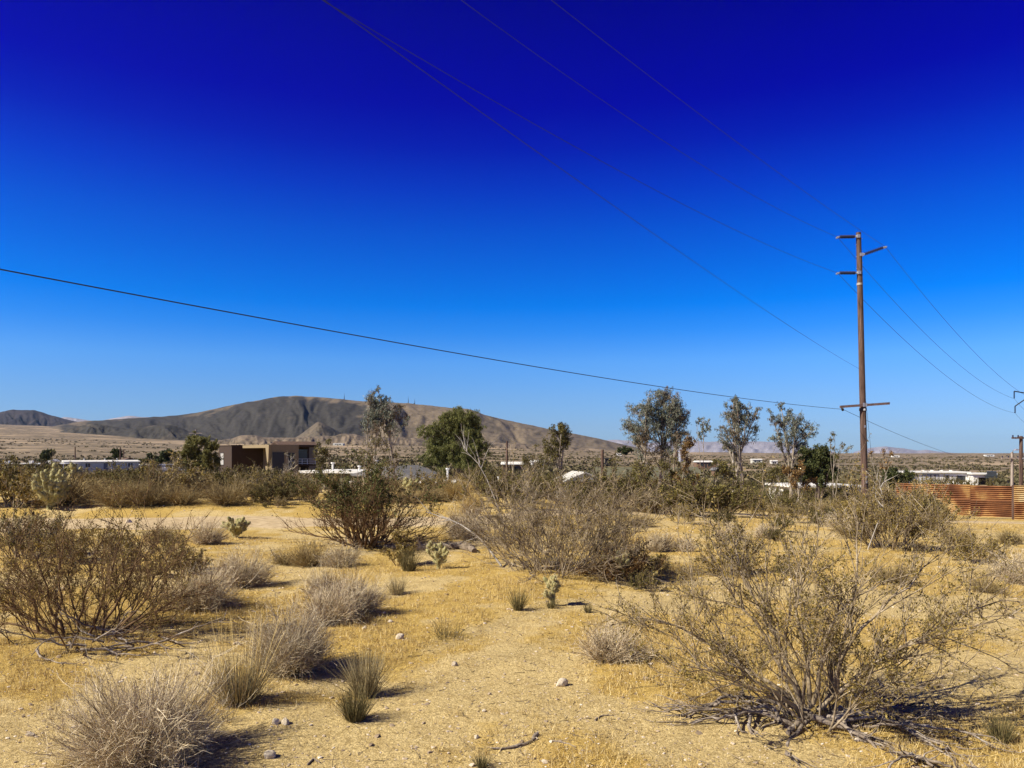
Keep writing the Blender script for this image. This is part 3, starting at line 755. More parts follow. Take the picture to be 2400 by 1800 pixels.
# ------------------------------------------------------------------ rusty corrugated fence
def rust_material():
    m, N, L, b = mat_base('rusty_corrugated_steel')
    t = N.new('ShaderNodeTexCoord'); oi = N.new('ShaderNodeObjectInfo')
    n = N.new('ShaderNodeTexNoise'); n.noise_dimensions = '4D'; n.inputs['Scale'].default_value = 1.1; n.inputs['Detail'].default_value = 7
    wm = N.new('ShaderNodeMath'); wm.operation = 'MULTIPLY'; wm.inputs[1].default_value = 40
    L.new(oi.outputs['Random'], wm.inputs[0]); L.new(wm.outputs[0], n.inputs['W']); L.new(t.outputs['Object'], n.inputs['Vector'])
    r = ramp_node(N, [(.28, (.08, .028, .012)), (.42, (.17, .064, .022)), (.53, (.29, .12, .040)), (.63, (.50, .30, .10)), (.74, (.64, .50, .25))])
    ad = N.new('ShaderNodeMath'); ad.operation = 'MULTIPLY_ADD'; ad.inputs[1].default_value = .22
    L.new(oi.outputs['Random'], ad.inputs[0]); sb = N.new('ShaderNodeMath'); sb.operation = 'SUBTRACT'; sb.inputs[1].default_value = .08
    L.new(n.outputs[0], sb.inputs[0]); L.new(sb.outputs[0], ad.inputs[2]); L.new(ad.outputs[0], r.inputs[0])
    L.new(r.outputs[0], b.inputs['Base Color'])
    b.inputs['Roughness'].default_value = .75; b.inputs['Metallic'].default_value = .15
    return m
M['rust'] = rust_material()
def corr_sheet(w, h, pitch=.092, amp=.036):
    nz = int(round(h / pitch)) * 8; z = np.linspace(0, h, nz + 1); y = -amp * np.cos(z / pitch * 2 * np.pi)
    xs = np.linspace(0, w, 5)
    X, Zg = np.meshgrid(xs, z); Yg = np.repeat(y[:, None], 5, 1) + .008 * np.sin(X * 3 + Zg * 2)
    k = 5; i = np.arange(nz)[:, None] * k + np.arange(4)[None, :]
    return Geo().add(np.stack([X, Yg, Zg], -1), np.stack([i, i + 1, i + k + 1, i + k], -1).reshape(-1, 4)).mesh('sheet', M['rust'], True)
def fence(label, p0, p1, n, top0, top1, h, gaps):
    L_ = (p1 - p0).length; ang = math.atan2(p1.y - p0.y, p1.x - p0.x)
    t = thing('metal_fence', label, 'fence', (p0.x, p0.y, p0.z), ang)
    w = L_ / n
    me = corr_sheet(w + .03, h * .53); me2 = corr_sheet(w + .03, h * .53)
    slope = (p1.z - p0.z) / n
    for i in range(n):
        z = slope * i
        obj('sheet', me, t, (i * w, 0, z))
        obj('sheet', me2, t, (i * w, .03, z + h * .47))
    for i in range(n + 1):
        box('post', i * w - .04, i * w + .04, .06, .14, slope * i - .5, slope * i + h + .02, 'pole', t)
    return t
fe = [at(2100, 1199, 38), at(2174, 1205, 37), at(2376, 1214.5, 35.5)]
fence('rusty corrugated metal fence section standing below the white house', fe[1], fe[2], 2, 0, 0, 1.46, 0)
fence('rusty fence section half covered by the creosote bush near the tall pole', fe[0], fe[1] + Vector((-.03, .12, 0)), 1, 0, 0, 1.42, 0)
e0 = at(2377, 1218, 35.1)
fence('brightest rusty fence section next to the utility pole with transformer', e0, e0 + Vector((7.5, -1.2, -.15)), 4, 0, 0, 1.58, 0)

# ------------------------------------------------------------------ utility poles and wires
def tube_mesh(name, pts, r, k, m, smooth=True):
    pts = np.array([pts], float)
    g = Geo().add(*tubes(pts, np.broadcast_to(r, (1, pts.shape[1])), k))
    n = pts.shape[1]
    g.add(g.V[0][:k], [tuple(range(k))[::-1]]); g.add(g.V[0][(n - 1) * k:n * k], [tuple(range(k))])
    return g.mesh(name, M[m], smooth)

def insulator(parent, a, b, ns=11, r=.105):
    a, b = np.array(a, float), np.array(b, float)
    P, R = [], []
    for i in range(ns * 4 + 1):
        f = .1 + .8 * i / (ns * 4); P.append(a + (b - a) * f); R.append(r if i % 4 == 2 else r * .42)
    o = obj('insulator', tube_mesh('insulator', P, R, 10, 'insul', False), parent)
    obj('end_fitting', tube_mesh('end_fitting', [a, a + (b - a) * .11], .05, 8, 'steel'), o)
    obj('end_fitting', tube_mesh('end_fitting', [a + (b - a) * .9, b], .04, 8, 'steel'), o)
    obj('clamp', tube_mesh('clamp', [b - [.0, .12, .03], b + [0, .12, -.03]], .05, 8, 'steel'), o)

DP = 43.0
zt = at(2012, 545, DP); bx_, by_ = at(2027, 1130, DP).x, DP
gz = hz(bx_, by_)
pole = thing('utility_pole', 'tall brown wooden utility pole with three side insulators and one low crossarm', 'utility pole', (bx_, by_, gz))
def PL(px, py, dy=0.0):
    v = at(px, py, DP); return np.array([v.x - bx_, dy, v.z - gz])
ptop, pbot = PL(2012, 545), np.array([.05, 0, -.6])
axis = lambda z: pbot + (ptop - pbot) * ((z - pbot[2]) / (ptop[2] - pbot[2]))
obj('shaft', tube_mesh('shaft', [pbot + (ptop - pbot) * f for f in np.linspace(0, 1, 14)], np.linspace(.195, .135, 14), 20, 'pole'), pole)
for (ax, ay), (tx, ty) in (((2007, 555), (1960, 557)), ((2009, 640), (1960, 641)), ((2020, 598), (2072, 580))):
    a = PL(ax, ay, -.05)
    insulator(pole, a, PL(tx, ty, -.15))
    c = axis(a[2])
    g = Geo().box(min(a[0], c[0]) - .02, max(a[0], c[0]) + .02, -.19, -.02, a[2] - .09, a[2] + .09)
    obj('bracket', g.mesh('bracket', M['steel']), pole)
c = axis(PL(0, 666)[2]); obj('band', tube_mesh('band', [c - [0, 0, .06], c + [0, 0, .06]], .165, 20, 'bark_pale'), pole)
a, b = PL(1965, 954, -.22), PL(2080, 946, -.22)
dirv = (b - a) / np.linalg.norm(b - a)
g = Geo(); h = .06
g.add([a + [0, y, z] for y in (-h, h) for z in (-h * 1.1, h * 1.1)] + [b + [0, y, z] for y in (-h, h) for z in (-h * 1.1, h * 1.1)],
      [(0, 1, 3, 2), (4, 6, 7, 5), (0, 4, 5, 1), (2, 3, 7, 6), (0, 2, 6, 4), (1, 5, 7, 3)])
arm = obj('crossarm', g.mesh('crossarm', M['arm']), pole)
obj('cable_clamp', tube_mesh('cable_clamp', [PL(1968, 957, -.3), PL(1972, 962, -.2)], .07, 8, 'wire'), arm)
cz_ = axis(PL(0, 950)[2])
for dx in (-.07, .07):
    obj('bolt_plate', Geo().box(cz_[0] + dx - .05, cz_[0] + dx + .05, -.30, -.285, cz_[2] - .1, cz_[2] + .12).mesh('bolt_plate', M['steel']), pole)
obj('strap', tube_mesh('strap', [cz_ - [0, 0, .32], cz_ - [0, 0, .16]], .195, 20, 'dark'), pole)
obj('bolt_plate', Geo().box(cz_[0] - .05, cz_[0] + .05, -.225, -.2, cz_[2] - .30, cz_[2] - .18).mesh('bolt_plate', M['white']), pole)
for i in range(6):
    zc_ = axis(PL(0, 560 + i * 14)[2]); obj('step_bolt', tube_mesh('step_bolt', [zc_, zc_ + [-.2 if i % 2 else .2, -.05, 0]], .012, 6, 'steel'), pole)

gw = [axis(z) + np.array([.10, -.16 + .02 * (z > 6), 0]) for z in np.linspace(.0, ptop[2] - 1.2, 12)]
obj('ground_wire', tube_mesh('ground_wire', gw, .013, 6, 'dark'), pole)
for z, w in ((1.8, .05), (2.05, .035), (cz_[2] - 1.2, .04)):
    c = axis(z); obj('tag', Geo().box(c[0] - w, c[0] + w, -.215, -.20, z - .07, z + .07).mesh('tag', M['steel']), pole)
def wire(label, pts, r=.008, group=None):
    """cable through the given points as a smooth hanging curve"""
    pts = np.array(pts, float); s = np.concatenate([[0], np.cumsum(np.linalg.norm(np.diff(pts, axis=0), axis=1))])
    q = np.linspace(0, s[-1], 60)
    if len(pts) >= 3:
        P = np.stack([np.polyval(np.polyfit(s, pts[:, i], 2), q) for i in range(3)], 1)
        if len(pts) == 3: pass
    else:
        P = np.stack([np.interp(q, s, pts[:, i]) for i in range(3)], 1)
    return tag(obj('overhead_wire', tube_mesh('overhead_wire', P, r, 6, 'wire')), label, 'wire', group)

W0 = Vector((bx_, by_, gz))
tips = {k: Vector((bx_, by_, gz)) + Vector(PL(*q, -.15)) for k, q in dict(A=(2072, 580), B=(1960, 557), C=(1960, 641)).items()}
back = Vector((-44.7, -52, 0)); fwd = Vector((44.7, 52, 0))
def along(t0, tgt_px, tgt_py, d):            # point of a span seen in the photo, walking back along the pole line
    u = (tgt_px - HX) / F; k = (t0.x - u * t0.y) / (44.7 - u * 52)
    q = t0 + back * k
    return Vector((q.x, q.y, EYE - (tgt_py - HY) / F * q.y)), k
def span(label, t0, pix):
    ps = [t0]
    for px, py in pix: ps.append(along(t0, px, py, 0)[0])
    q = [(p - t0).to_2d().length for p in ps]
    c = np.polyfit(q, [p.z for p in ps], 2)
    n = 40; e = back.length * 1.0
    P = [t0 + back * (i / n) for i in range(n + 1)]
    P = [(p.x, p.y, float(np.polyval(c, (p - t0).to_2d().length))) for p in P]
    P[0] = tuple(t0)
    tag(obj('overhead_wire', tube_mesh('overhead_wire', P, .0085, 6, 'wire')), label, 'wire', None)
span('overhead wire running from the right hand insulator of the tall pole up over the road', tips['A'], [(1844, 418), (1627, 260), (1400, 83)])
span('overhead wire running from the upper left insulator of the tall pole overhead', tips['B'], [(1627, 380), (1400, 219), (1139, 47)])
span('overhead wire running from the lower left insulator of the tall pole overhead', tips['C'], [(1627, 494), (1400, 371), (1142, 224), (962, 127)])
tE = W0 + Vector(PL(1970, 960, -.3))
ps = [along(tE, x, y, 0)[0] for x, y in ((1200, 851), (600, 741), (0, 633))]
q = [0] + [(p - tE).to_2d().length for p in ps]
c = np.polyfit(q, [tE.z] + [p.z for p in ps], 2)
P = [tE + back * (i / 40) for i in range(41)]
P = [(p.x, p.y, float(np.polyval(c, (p - tE).to_2d().length))) for p in P]
tag(obj('communication_cable', tube_mesh('communication_cable', P, .0115, 6, 'wire')), 'thick black cable running from the low crossarm of the tall pole across the view', 'cable')
tD = W0 + Vector(axis(PL(0, 866)[2])) + Vector((-.15, -.1, 0))
P = []
dD = Vector((-19.6, -31, 0))
pd = [(1627, 613), (1400, 457), (1070, 221), (962, 145)]
zs, qs = [tD.z], [0]
for px, py in pd:
    u = (px - HX) / F; k = (tD.x - u * tD.y) / (19.6 - u * 31); qq = tD + dD * k
    zs.append(EYE - (py - HY) / F * qq.y); qs.append(k)
c = np.polyfit(qs, zs, 2)
P = [(tD.x + dD.x * k, tD.y + dD.y * k, float(np.polyval(c, k))) for k in np.linspace(0, 1.7, 40)]
tag(obj('overhead_wire', tube_mesh('overhead_wire', P, .0055, 6, 'wire')), 'thin wire fixed to the middle of the tall pole shaft running overhead', 'wire')

def pole_simple(px, d, py_top, label, arm_w=0.0, arm_drop=.4, transf=0, m='pole', r=.12, group=None, extra=None):
    p = at(px, py_top, d); gz = hz(p.x, p.y); h = p.z - gz
    t = thing('utility_pole', label, 'utility pole', (p.x, p.y, gz), 0, group)
    obj('shaft', tube_mesh('shaft', [(0, 0, -.5), (0, 0, h * .5), (0, 0, h)], [r * 1.25, r * 1.1, r], 12, m), t)
    if arm_w:
        am = box('crossarm', -arm_w / 2, arm_w / 2, -.2, -.1, h - arm_drop - .06, h - arm_drop + .06, m, t)
        for x in (-.45, -.2, .2, .45):
            obj('insulator', tube_mesh('insulator', [(x * arm_w, -.15, h - arm_drop + .05), (x * arm_w, -.15, h - arm_drop + .22)], .05, 8, 'insul'), am)
    if transf:
        tr = obj('transformer', tube_mesh('transformer', [(transf * .45, -.1, h - 2.2), (transf * .45, -.1, h - 1.2)], .26, 14, 'steel'), t)
        box('hanger', min(0, transf * .45), max(0, transf * .45), -.14, -.06, h - 1.75, h - 1.65, 'steel', t)
    return t, h
# steel-armed transmission pole just past the right edge
dq = 95.0
q = at(2408, 900, dq); gq = hz(q.x, q.y); h2 = at(0, 880, dq).z - gq
far_pole = thing('utility_pole', 'distant utility pole with two angled metal arms and hanging insulators', 'utility pole', (q.x, q.y, gq))
obj('shaft', tube_mesh('shaft', [(0, 0, -.5), (0, 0, h2)], [.2, .14], 14, 'pole'), far_pole)
ends = []
for (x0, y0), (x1, y1), yi in (((2408, 922), (2377, 917), 934), ((2408, 932), (2379, 952), 968)):
    a = at(x0, y0, dq) - Vector((q.x, q.y, gq)); b = at(x1, y1, dq) - Vector((q.x, q.y, gq)); e = at(x1, yi, dq) - Vector((q.x, q.y, gq))
    am = obj('arm', tube_mesh('arm', [a, b], .07, 8, 'dark'), far_pole)
    P = [b + (e - b) * f for f in np.linspace(0, 1, 33)]
    obj('insulator', tube_mesh('insulator', P, [.12 if i % 4 == 2 else .05 for i in range(33)], 8, 'insul', False), am)
    ends.append(e + Vector((q.x, q.y, gq)))
a = at(2408, 925, dq) - Vector((q.x, q.y, gq)); b = at(2440, 930, dq) - Vector((q.x, q.y, gq))
obj('arm', tube_mesh('arm', [a, b], .07, 8, 'dark'), far_pole)
ends.append(at(2440, 945, dq))
def sagspan(label, a, b, sag, r=.010):
    P = [tuple(a.lerp(b, f) - Vector((0, 0, sag * 4 * f * (1 - f)))) for f in np.linspace(0, 1, 40)]
    return tag(obj('overhead_wire', tube_mesh('overhead_wire', P, r, 6, 'wire')), label, 'wire')
sagspan('sagging wire from the upper left insulator of the tall pole to the angled arm pole', tips['B'], ends[0], 1.5, .012)
sagspan('sagging wire from the lower left insulator of the tall pole to the angled arm pole', tips['C'], ends[1], 1.5, .012)
sagspan('sagging wire from the right hand insulator of the tall pole to the angled arm pole', tips['A'], ends[2], 1.4, .012)
onward = Vector((44.7, 52, -3))
for e, lab in ((ends[0], 'short wire leaving the upper arm of the angled arm pole'), (ends[1], 'short wire leaving the lower arm of the angled arm pole')):
    sagspan(lab, e, e + onward * .5, .8, .012)
cE = at(2300, 1083, 80)
sagspan('black cable dropping from the low crossarm of the tall pole towards the plain', tE, cE, .35, .011)
sagspan('thin guy wire slanting from the tall pole down into the scrub', W0 + Vector(axis(PL(0, 872)[2])) + Vector((.1, .1, 0)), Vector((at(2056, 1075, 47).x, 47, hz(at(2056, 1075, 47).x, 47))), 0, .008)

pole_simple(2393, 58, 1022, 'dark utility pole with white transformer at the end of the rusty fence', 1.6, .15, 1)
t, h = pole_simple(2372, 70, 1060, 'pale grey utility pole with crossarm and street lamp behind the rusty fence', 2.2, .55, 0, 'pole_grey', .11)
arm_ = obj('lamp_arm', tube_mesh('lamp_arm', [(0, -.05, h - .05), (-.15, -.4, h + .2), (-.25, -.9, h + .25)], .03, 8, 'steel'), t)
obj('lamp_head', Geo().prism([(-.2, 0), (.1, .02), (.15, .1), (-.1, .16)], -1.15, -.85).mesh('lamp_head', M['steel']), arm_).location = (-.25, 0, h + .15)
pole_simple(1586, 80, 1034, 'wooden pole with crossarm and pale transformer beside the big eucalyptus', 1.6, .1, .9)
pole_simple(1412, 66, 1054, 'bare dark wooden pole left of the olive roofed house', 0)
pole_simple(1188, 75, 1034, 'thin dark wooden pole right of the dense green tree', 0, r=.1)
pole_simple(459, 150, 1007, 'grey utility pole with double crossarm above the leafy tree', 2.6, .7, 0, 'pole_grey', .16)
pole_simple(176, 230, 1047, 'thin wooden pole standing behind the long white mobile home', 0, r=.16)
pole_simple(282, 230, 1048, 'wooden pole at the right end of the long white mobile home', 0, r=.16)
pole_simple(290, 236, 1053, 'shorter wooden pole near the brown shed', 1.4, .2, r=.14)
pole_simple(392, 230, 1050, 'thin wooden pole between the trailer home and the leafy tree', 0, r=.15)
# masts on the mountain
for px, py0, py1, lab in ((807, 937, 922, 'lattice radio mast on the left part of the mountain ridge'), (957, 946, 929, 'radio mast on the ridge right of the tall eucalyptus'), (972, 947, 934, 'shorter radio mast on the ridge beside another mast')):
    b = at(px, py0, 3300); tp = at(px, py1, 3300)
    t = thing('radio_mast', lab, 'mast', b)
    H = (tp - b).z
    obj('tower', Geo().add(*tubes([[[sx * 2, sy * 2, -14], [0, 0, H * .75]] for sx in (-1, 1) for sy in (-1, 1)], .5, 4)).add(*tubes([[[0, 0, H * .7], [0, 0, H]]], .4, 4)).mesh('tower', M['dark']), t)
    box('equipment_hut', -5, 1, -3, 3, -14, 3, 'dark', t)

# ------------------------------------------------------------------ trees
def tree(name, label, base_px, d, clumps, leafmat='euc_leaf', bark='tree_bark', trunks=3, dens=1.0, lsize=(.078, .019), droop=.8, seed=1, group=None, base_spread=.5, trunk_r=.09, depth=.8, cat='tree', dry=None, fork=.45, twig=.011):
    rng = np.random.default_rng(seed)
    bx = (base_px - HX) / F * d; gz = hz(bx, d)
    t = thing(name, label, cat, (bx, d, gz), 0, group)
    C = []
    for px, py, r in clumps:
        v = at(px, py, d); C.append((v.x - bx, 0.0, v.z - gz, r / F * d))
    C = np.array(C); C[:, 1] = rng.normal(size=len(C)) * depth * max(.5, C[:, 3].mean())
    topz = C[:, 2].max()
    gb, gl, gd = Geo(), Geo(), Geo()
    # trunks
    tr = []
    for k in range(trunks):
        tgt = C[np.argsort(-C[:, 2])[int(len(C) * .5 * k / max(1, trunks))]] if k else C[np.argmax(C[:, 2])]
        b0 = np.array([rng.normal() * base_spread * .5, rng.normal() * base_spread * .5, -.3])
        n = 9; f = np.linspace(0, 1, n + 1)[:, None]
        mid = b0 + (tgt[:3] - b0) * [.25, .25, .5]
        P = (1 - f) ** 2 * b0 + 2 * f * (1 - f) * mid + f ** 2 * tgt[:3] + np.cumsum(rng.normal(size=(n + 1, 3)), 0) * .035 * (f > 0)
        R = np.linspace(trunk_r, trunk_r * .22, n + 1)
        tr.append((P, R)); gb.add(*tubes(P[None], R[None], 8))
    for cx, cy, cz, r in C:
        # limb from the nearest trunk to the clump
        P, R = tr[int(rng.integers(len(tr)))]
        best = min(tr, key=lambda q: np.min(np.linalg.norm(q[0] - [cx, cy, cz], axis=1))) if rng.random() < .7 else (P, R)
        P, R = best
        zt_ = cz - r * .4 - (topz * fork * rng.uniform(.2, .6))
        i = int(np.argmin(np.abs(P[:, 2] - max(zt_, topz * .22))))
        s = P[i]; e = np.array([cx, cy, cz]); n = 6; f = np.linspace(0, 1, n + 1)[:, None]
        mid = s + (e - s) * [.35, .35, .62]
        L1 = (1 - f) ** 2 * s + 2 * f * (1 - f) * mid + f ** 2 * e + rng.normal(size=(n + 1, 3)) * .05 * r * (f > 0)
        r1 = np.linspace(min(R[i] * .7, .05), .014, n + 1)
        gb.add(*tubes(L1[None], r1[None], 5))
        nt = int(9 + 9 * r)
        p0, dd, _, _ = spawn(rng, L1[None], r1[None], nt, .45, 1, .7)
        dd = nrm(dd + nrm(rng.normal(size=dd.shape)) * .6 + [0, 0, .25])
        T = grow(rng, p0, dd, r * rng.uniform(.6, 1.15, nt), 4, .12, .02, droop * .3)
        gb.add(*tubes(T, taper(np.full(nt, twig), np.full(nt, .004), 4), 3))
        p1, d1, _, _ = spawn(rng, T, np.ones(T.shape[:2]), 4, .3, 1, .8)
        T2 = grow(rng, p1, d1, r * rng.uniform(.2, .5, len(p1)), 3, .15, 0, droop * .6)
        gb.add(*tubes(T2, taper(np.full(len(p1), twig * .5), np.full(len(p1), .002), 3), 3))
        nl = int(dens * 900 * min(2.5, max(.25, r * r)) )
        k = rng.integers(len(T2), size=nl); w = rng.uniform(0, 1, (nl, 1)); j = rng.integers(0, 3, nl)
        c = T2[k, j] * (1 - w) + T2[k, j + 1] * w + rng.normal(size=(nl, 3)) * .06 * (.5 + r)
        a = nrm(rng.normal(size=(nl, 3)) * .55 + [0, 0, -droop]); b_ = nrm(np.cross(a, rng.normal(size=(nl, 3))))
        ls = rng.uniform(.7, 1.35, (nl, 1))
        (gd if dry is not None and rng.random() < dry else gl).add(*diamonds(c, a * lsize[0] * ls, b_ * lsize[1] * ls))
    obj('trunk', gb.mesh('trunk', M[bark], True), t)
    obj('crown', gl.mesh('crown', M[leafmat]), t)
    if gd.V: obj('dry_foliage', gd.mesh('dry_foliage', M['euc_dry']), t)
    return t

def blob(cx, cy, rx, ry, n, r, seed, fill=.25):
    """clump centres spread over an oval part of a crown"""
    rng = np.random.default_rng(seed); out = []
    for i in range(n):
        a = rng.uniform(0, 2 * math.pi); q = math.sqrt(rng.uniform(fill, 1))
        out.append((cx + rx * q * math.cos(a), cy + ry * q * math.sin(a), r * rng.uniform(.75, 1.25)))
    return out
tree('eucalyptus_tree', 'big multi trunk eucalyptus with wide airy crown reaching the cable', 1545, 58,
     blob(1545, 955, 52, 38, 30, 19, 1, .02) + blob(1505, 985, 40, 45, 22, 17, 2, .02) + blob(1590, 980, 28, 42, 16, 17, 3, .02) + blob(1545, 1030, 62, 30, 20, 16, 4, .02) + [(1550, 916, 14), (1563, 914, 12), (1520, 922, 15), (1468, 1002, 11), (1610, 1012, 12), (1535, 1065, 14), (1500, 1070, 12)],
     seed=101, trunks=5, base_spread=1.3, dry=.18, dens=.9, trunk_r=.10)
tree('eucalyptus_tree', 'slender eucalyptus with pale forked trunks left of the tall pole', 1728, 52,
     blob(1728, 1000, 46, 52, 40, 13, 5, .02) + blob(1718, 952, 24, 22, 9, 10, 6) + [(1725, 930, 8), (1722, 938, 8), (1755, 955, 12), (1772, 960, 11), (1765, 975, 12), (1688, 1032, 12), (1700, 970, 12)],
     seed=102, trunks=5, base_spread=1.0, dens=.62, dry=.12, trunk_r=.08)
tree('eucalyptus_tree', 'lobed blue green eucalyptus standing above the dark leafy tree', 1855, 56,
     [(1835, 952, 14), (1800, 970, 13), (1812, 985, 12), (1862, 975, 16), (1870, 990, 18), (1840, 985, 15), (1850, 1005, 18), (1905, 1000, 14), (1895, 1012, 15), (1880, 1020, 18), (1835, 1015, 16), (1800, 1025, 12), (1820, 1040, 15), (1850, 1040, 18), (1880, 1045, 16), (1860, 960, 10), (1915, 1010, 9)] + blob(1855, 1015, 50, 42, 16, 14, 66, .02),
     seed=103, trunks=4, base_spread=.9, dens=.95, dry=.15)
tree('eucalyptus_tree', 'tall thin stemmed eucalyptus before the mountain right of the tan house', 893, 56,
     blob(890, 938, 26, 20, 14, 13, 7, .02) + blob(903, 968, 46, 26, 26, 15, 8, .02) + blob(870, 985, 26, 18, 5, 15, 9) + [(885, 912, 9), (947, 950, 9), (955, 985, 12), (930, 995, 14), (875, 1010, 12), (910, 1010, 13)],
     seed=104, trunks=6, base_spread=2.0, dens=.95, dry=.35, trunk_r=.06)
tree('sapling', 'spindly sapling with few leaves between two eucalyptus trees', 1655, 50, [(1640, 985, 9), (1655, 980, 8), (1668, 985, 8), (1648, 1000, 8), (1662, 1000, 7), (1640, 1010, 6)], seed=105, trunks=2, dens=.5, trunk_r=.035, base_spread=.2)
tree('small_tree', 'small dull grey green tree against the mountain foot left of the big eucalyptus', 1308, 74, blob(1310, 1015, 30, 16, 10, 14, 11) + blob(1290, 1045, 40, 18, 8, 14, 12) + [(1315, 1000, 9)], 'olive_leaf', 'tree_bark', 3, 1.0, (.09, .03), .5, 106)
M['soft_leaf'] = mat_island('soft_olive_leaf', [(0, (.075, .072, .018)), (.6, (.17, .16, .045)), (1, (.30, .27, .10))], .6, .35)
M['weep_leaf'] = mat_island('weeping_leaf', [(0, (.06, .066, .017)), (.5, (.15, .158, .043)), (1, (.30, .29, .09))], .6, .35)
tree('pepper_tree', 'dense round dark green tree with weeping foliage beside the low white roofed house', 1068, 66,
     blob(1062, 1030, 82, 56, 52, 18, 13, .03) + blob(1075, 985, 45, 22, 14, 16, 14) + blob(1040, 1080, 55, 25, 12, 18, 15) + blob(1120, 1070, 30, 30, 8, 17, 16),
     'weep_leaf', 'tree_bark_dark', 4, 3.0, (.085, .018), 1.1, 107, base_spread=1.0)
tree('leafy_tree', 'bushy olive green tree hiding the left corner of the tan house', 468, 72, blob(468, 1060, 46, 40, 44, 13, 17, .03) + blob(470, 1100, 36, 22, 14, 14, 18), 'soft_leaf', 'tree_bark_dark', 4, 4.5, (.085, .022), .6, 108)
tree('dark_tree', 'dark green leafy tree in front of the white walled house', 1912, 53, blob(1912, 1090, 48, 42, 40, 13, 19, .02) + blob(1930, 1060, 16, 14, 4, 9, 20) + blob(1880, 1110, 30, 20, 8, 12, 21), 'pepper_leaf', 'tree_bark_dark', 4, 3.0, (.07, .025), .5, 109)
tree('sapling', 'thin wispy sapling rising left of the tall pole', 1952, 50, [(1953, 1015, 8), (1948, 1030, 9), (1958, 1045, 8), (1975, 1040, 10), (1985, 1050, 9), (1965, 1060, 9)], 'olive_leaf', 'tree_bark', 3, .35, (.06, .02), .3, 110, trunk_r=.03)
tree('rust_sapling', 'rust tinged leafy sapling right of the big eucalyptus', 1615, 46, blob(1617, 1065, 22, 42, 12, 10, 22, .05) + blob(1612, 1110, 30, 18, 6, 10, 23), 'rust_leaf', 'tree_bark', 4, .7, (.06, .025), .2, 111, trunk_r=.03)
tree('rust_sapling', 'rust tinged bushy sapling below the dark green tree', 1868, 44, blob(1868, 1100, 30, 20, 8, 10, 24, .05) + blob(1880, 1125, 36, 14, 6, 10, 25), 'rust_leaf', 'tree_bark', 4, .7, (.06, .025), .2, 112, trunk_r=.03)
tree('rust_sapling', 'straggly brown sapling just right of the tall pole foot', 2062, 40, [(2055, 1060, 9), (2075, 1058, 8), (2090, 1062, 7), (2060, 1085, 10), (2075, 1090, 10), (2050, 1105, 10)], 'rust_leaf', 'tree_bark', 3, .35, (.05, .02), .2, 113, trunk_r=.03)
for i, (px, d, py, rx, ry, lab) in enumerate([(1500, 50, 1100, 34, 20, 'olive brush thicket at the left foot of the big wide eucalyptus'), (1575, 50, 1098, 30, 22, 'olive brush thicket at the right foot of the big wide eucalyptus'), (1695, 47, 1100, 30, 24, 'olive brush thicket at the foot of the forked eucalyptus'),
                                              (1805, 49, 1108, 32, 20, 'green brush thicket between the forked and the lobed eucalyptus'), (1255, 60, 1085, 34, 18, 'brown olive thicket below the dull grey green tree')]):
    tree('thicket', lab, px, d, blob(px, py, rx, ry, 16, 11, 70 + i, .02), 'olive_leaf', 'tree_bark', 5, .9, (.05, .02), .25, 130 + i, trunk_r=.03, base_spread=1.4, cat='thicket')
tree('green_shrub_tree', 'rounded dark green bush tree left of the white house beyond the fence', 2108, 75, blob(2105, 1118, 40, 16, 12, 13, 26, .05), 'pepper_leaf', 'tree_bark_dark', 3, 1.8, (.10, .035), .5, 114)
tree('small_tree', 'dark tree behind the long white mobile home', 268, 240, blob(268, 1068, 18, 14, 10, 8, 27, .05), 'pepper_leaf', 'tree_bark_dark', 2, .7, (.3, .1), .4, 115)
tree('small_tree', 'dull dark tree behind the low shed with thin white roof', 108, 240, blob(108, 1072, 16, 14, 10, 8, 28, .05), 'pepper_leaf', 'tree_bark_dark', 2, .7, (.3, .1), .4, 116)
tree('small_tree', 'green tree behind the short white trailer home', 350, 225, blob(350, 1078, 26, 9, 9, 8, 29, .05), 'pepper_leaf', 'tree_bark_dark', 2, .7, (.3, .1), .4, 117)
tree('small_tree', 'green tree above the camper', 395, 215, blob(395, 1070, 18, 14, 9, 8, 30, .05), 'pepper_leaf', 'tree_bark_dark', 2, .7, (.3, .1), .4, 118)
tree('small_tree', 'green tree on the plain left of the big eucalyptus', 1465, 260, blob(1465, 1054, 15, 7, 8, 6, 31, .05), 'pepper_leaf', 'tree_bark_dark', 2, .6, (.3, .1), .4, 119)
tree('bare_tree', 'bare pale sapling in front of the tan house wall', 678, 46, [(676, 1062, 9), (685, 1070, 10), (690, 1085, 10), (672, 1090, 9)], 'olive_leaf', 'bark_pale', 3, .15, (.04, .02), .2, 120, trunk_r=.03, base_spread=.3)
tree('olive_sapling', 'thin olive sapling in front of the low white roofed house', 752, 40, blob(752, 1060, 16, 30, 9, 9, 32, .05) + [(750, 1100, 10), (757, 1115, 10)], 'olive_leaf', 'tree_bark', 3, .7, (.05, .02), .2, 121, trunk_r=.03)
tree('olive_sapling', 'wide olive thicket under the thin stemmed eucalyptus', 885, 45, blob(885, 1065, 45, 42, 22, 10, 33, .05), 'olive_leaf', 'tree_bark', 6, .3, (.05, .02), .2, 122, trunk_r=.03, base_spread=1.4)

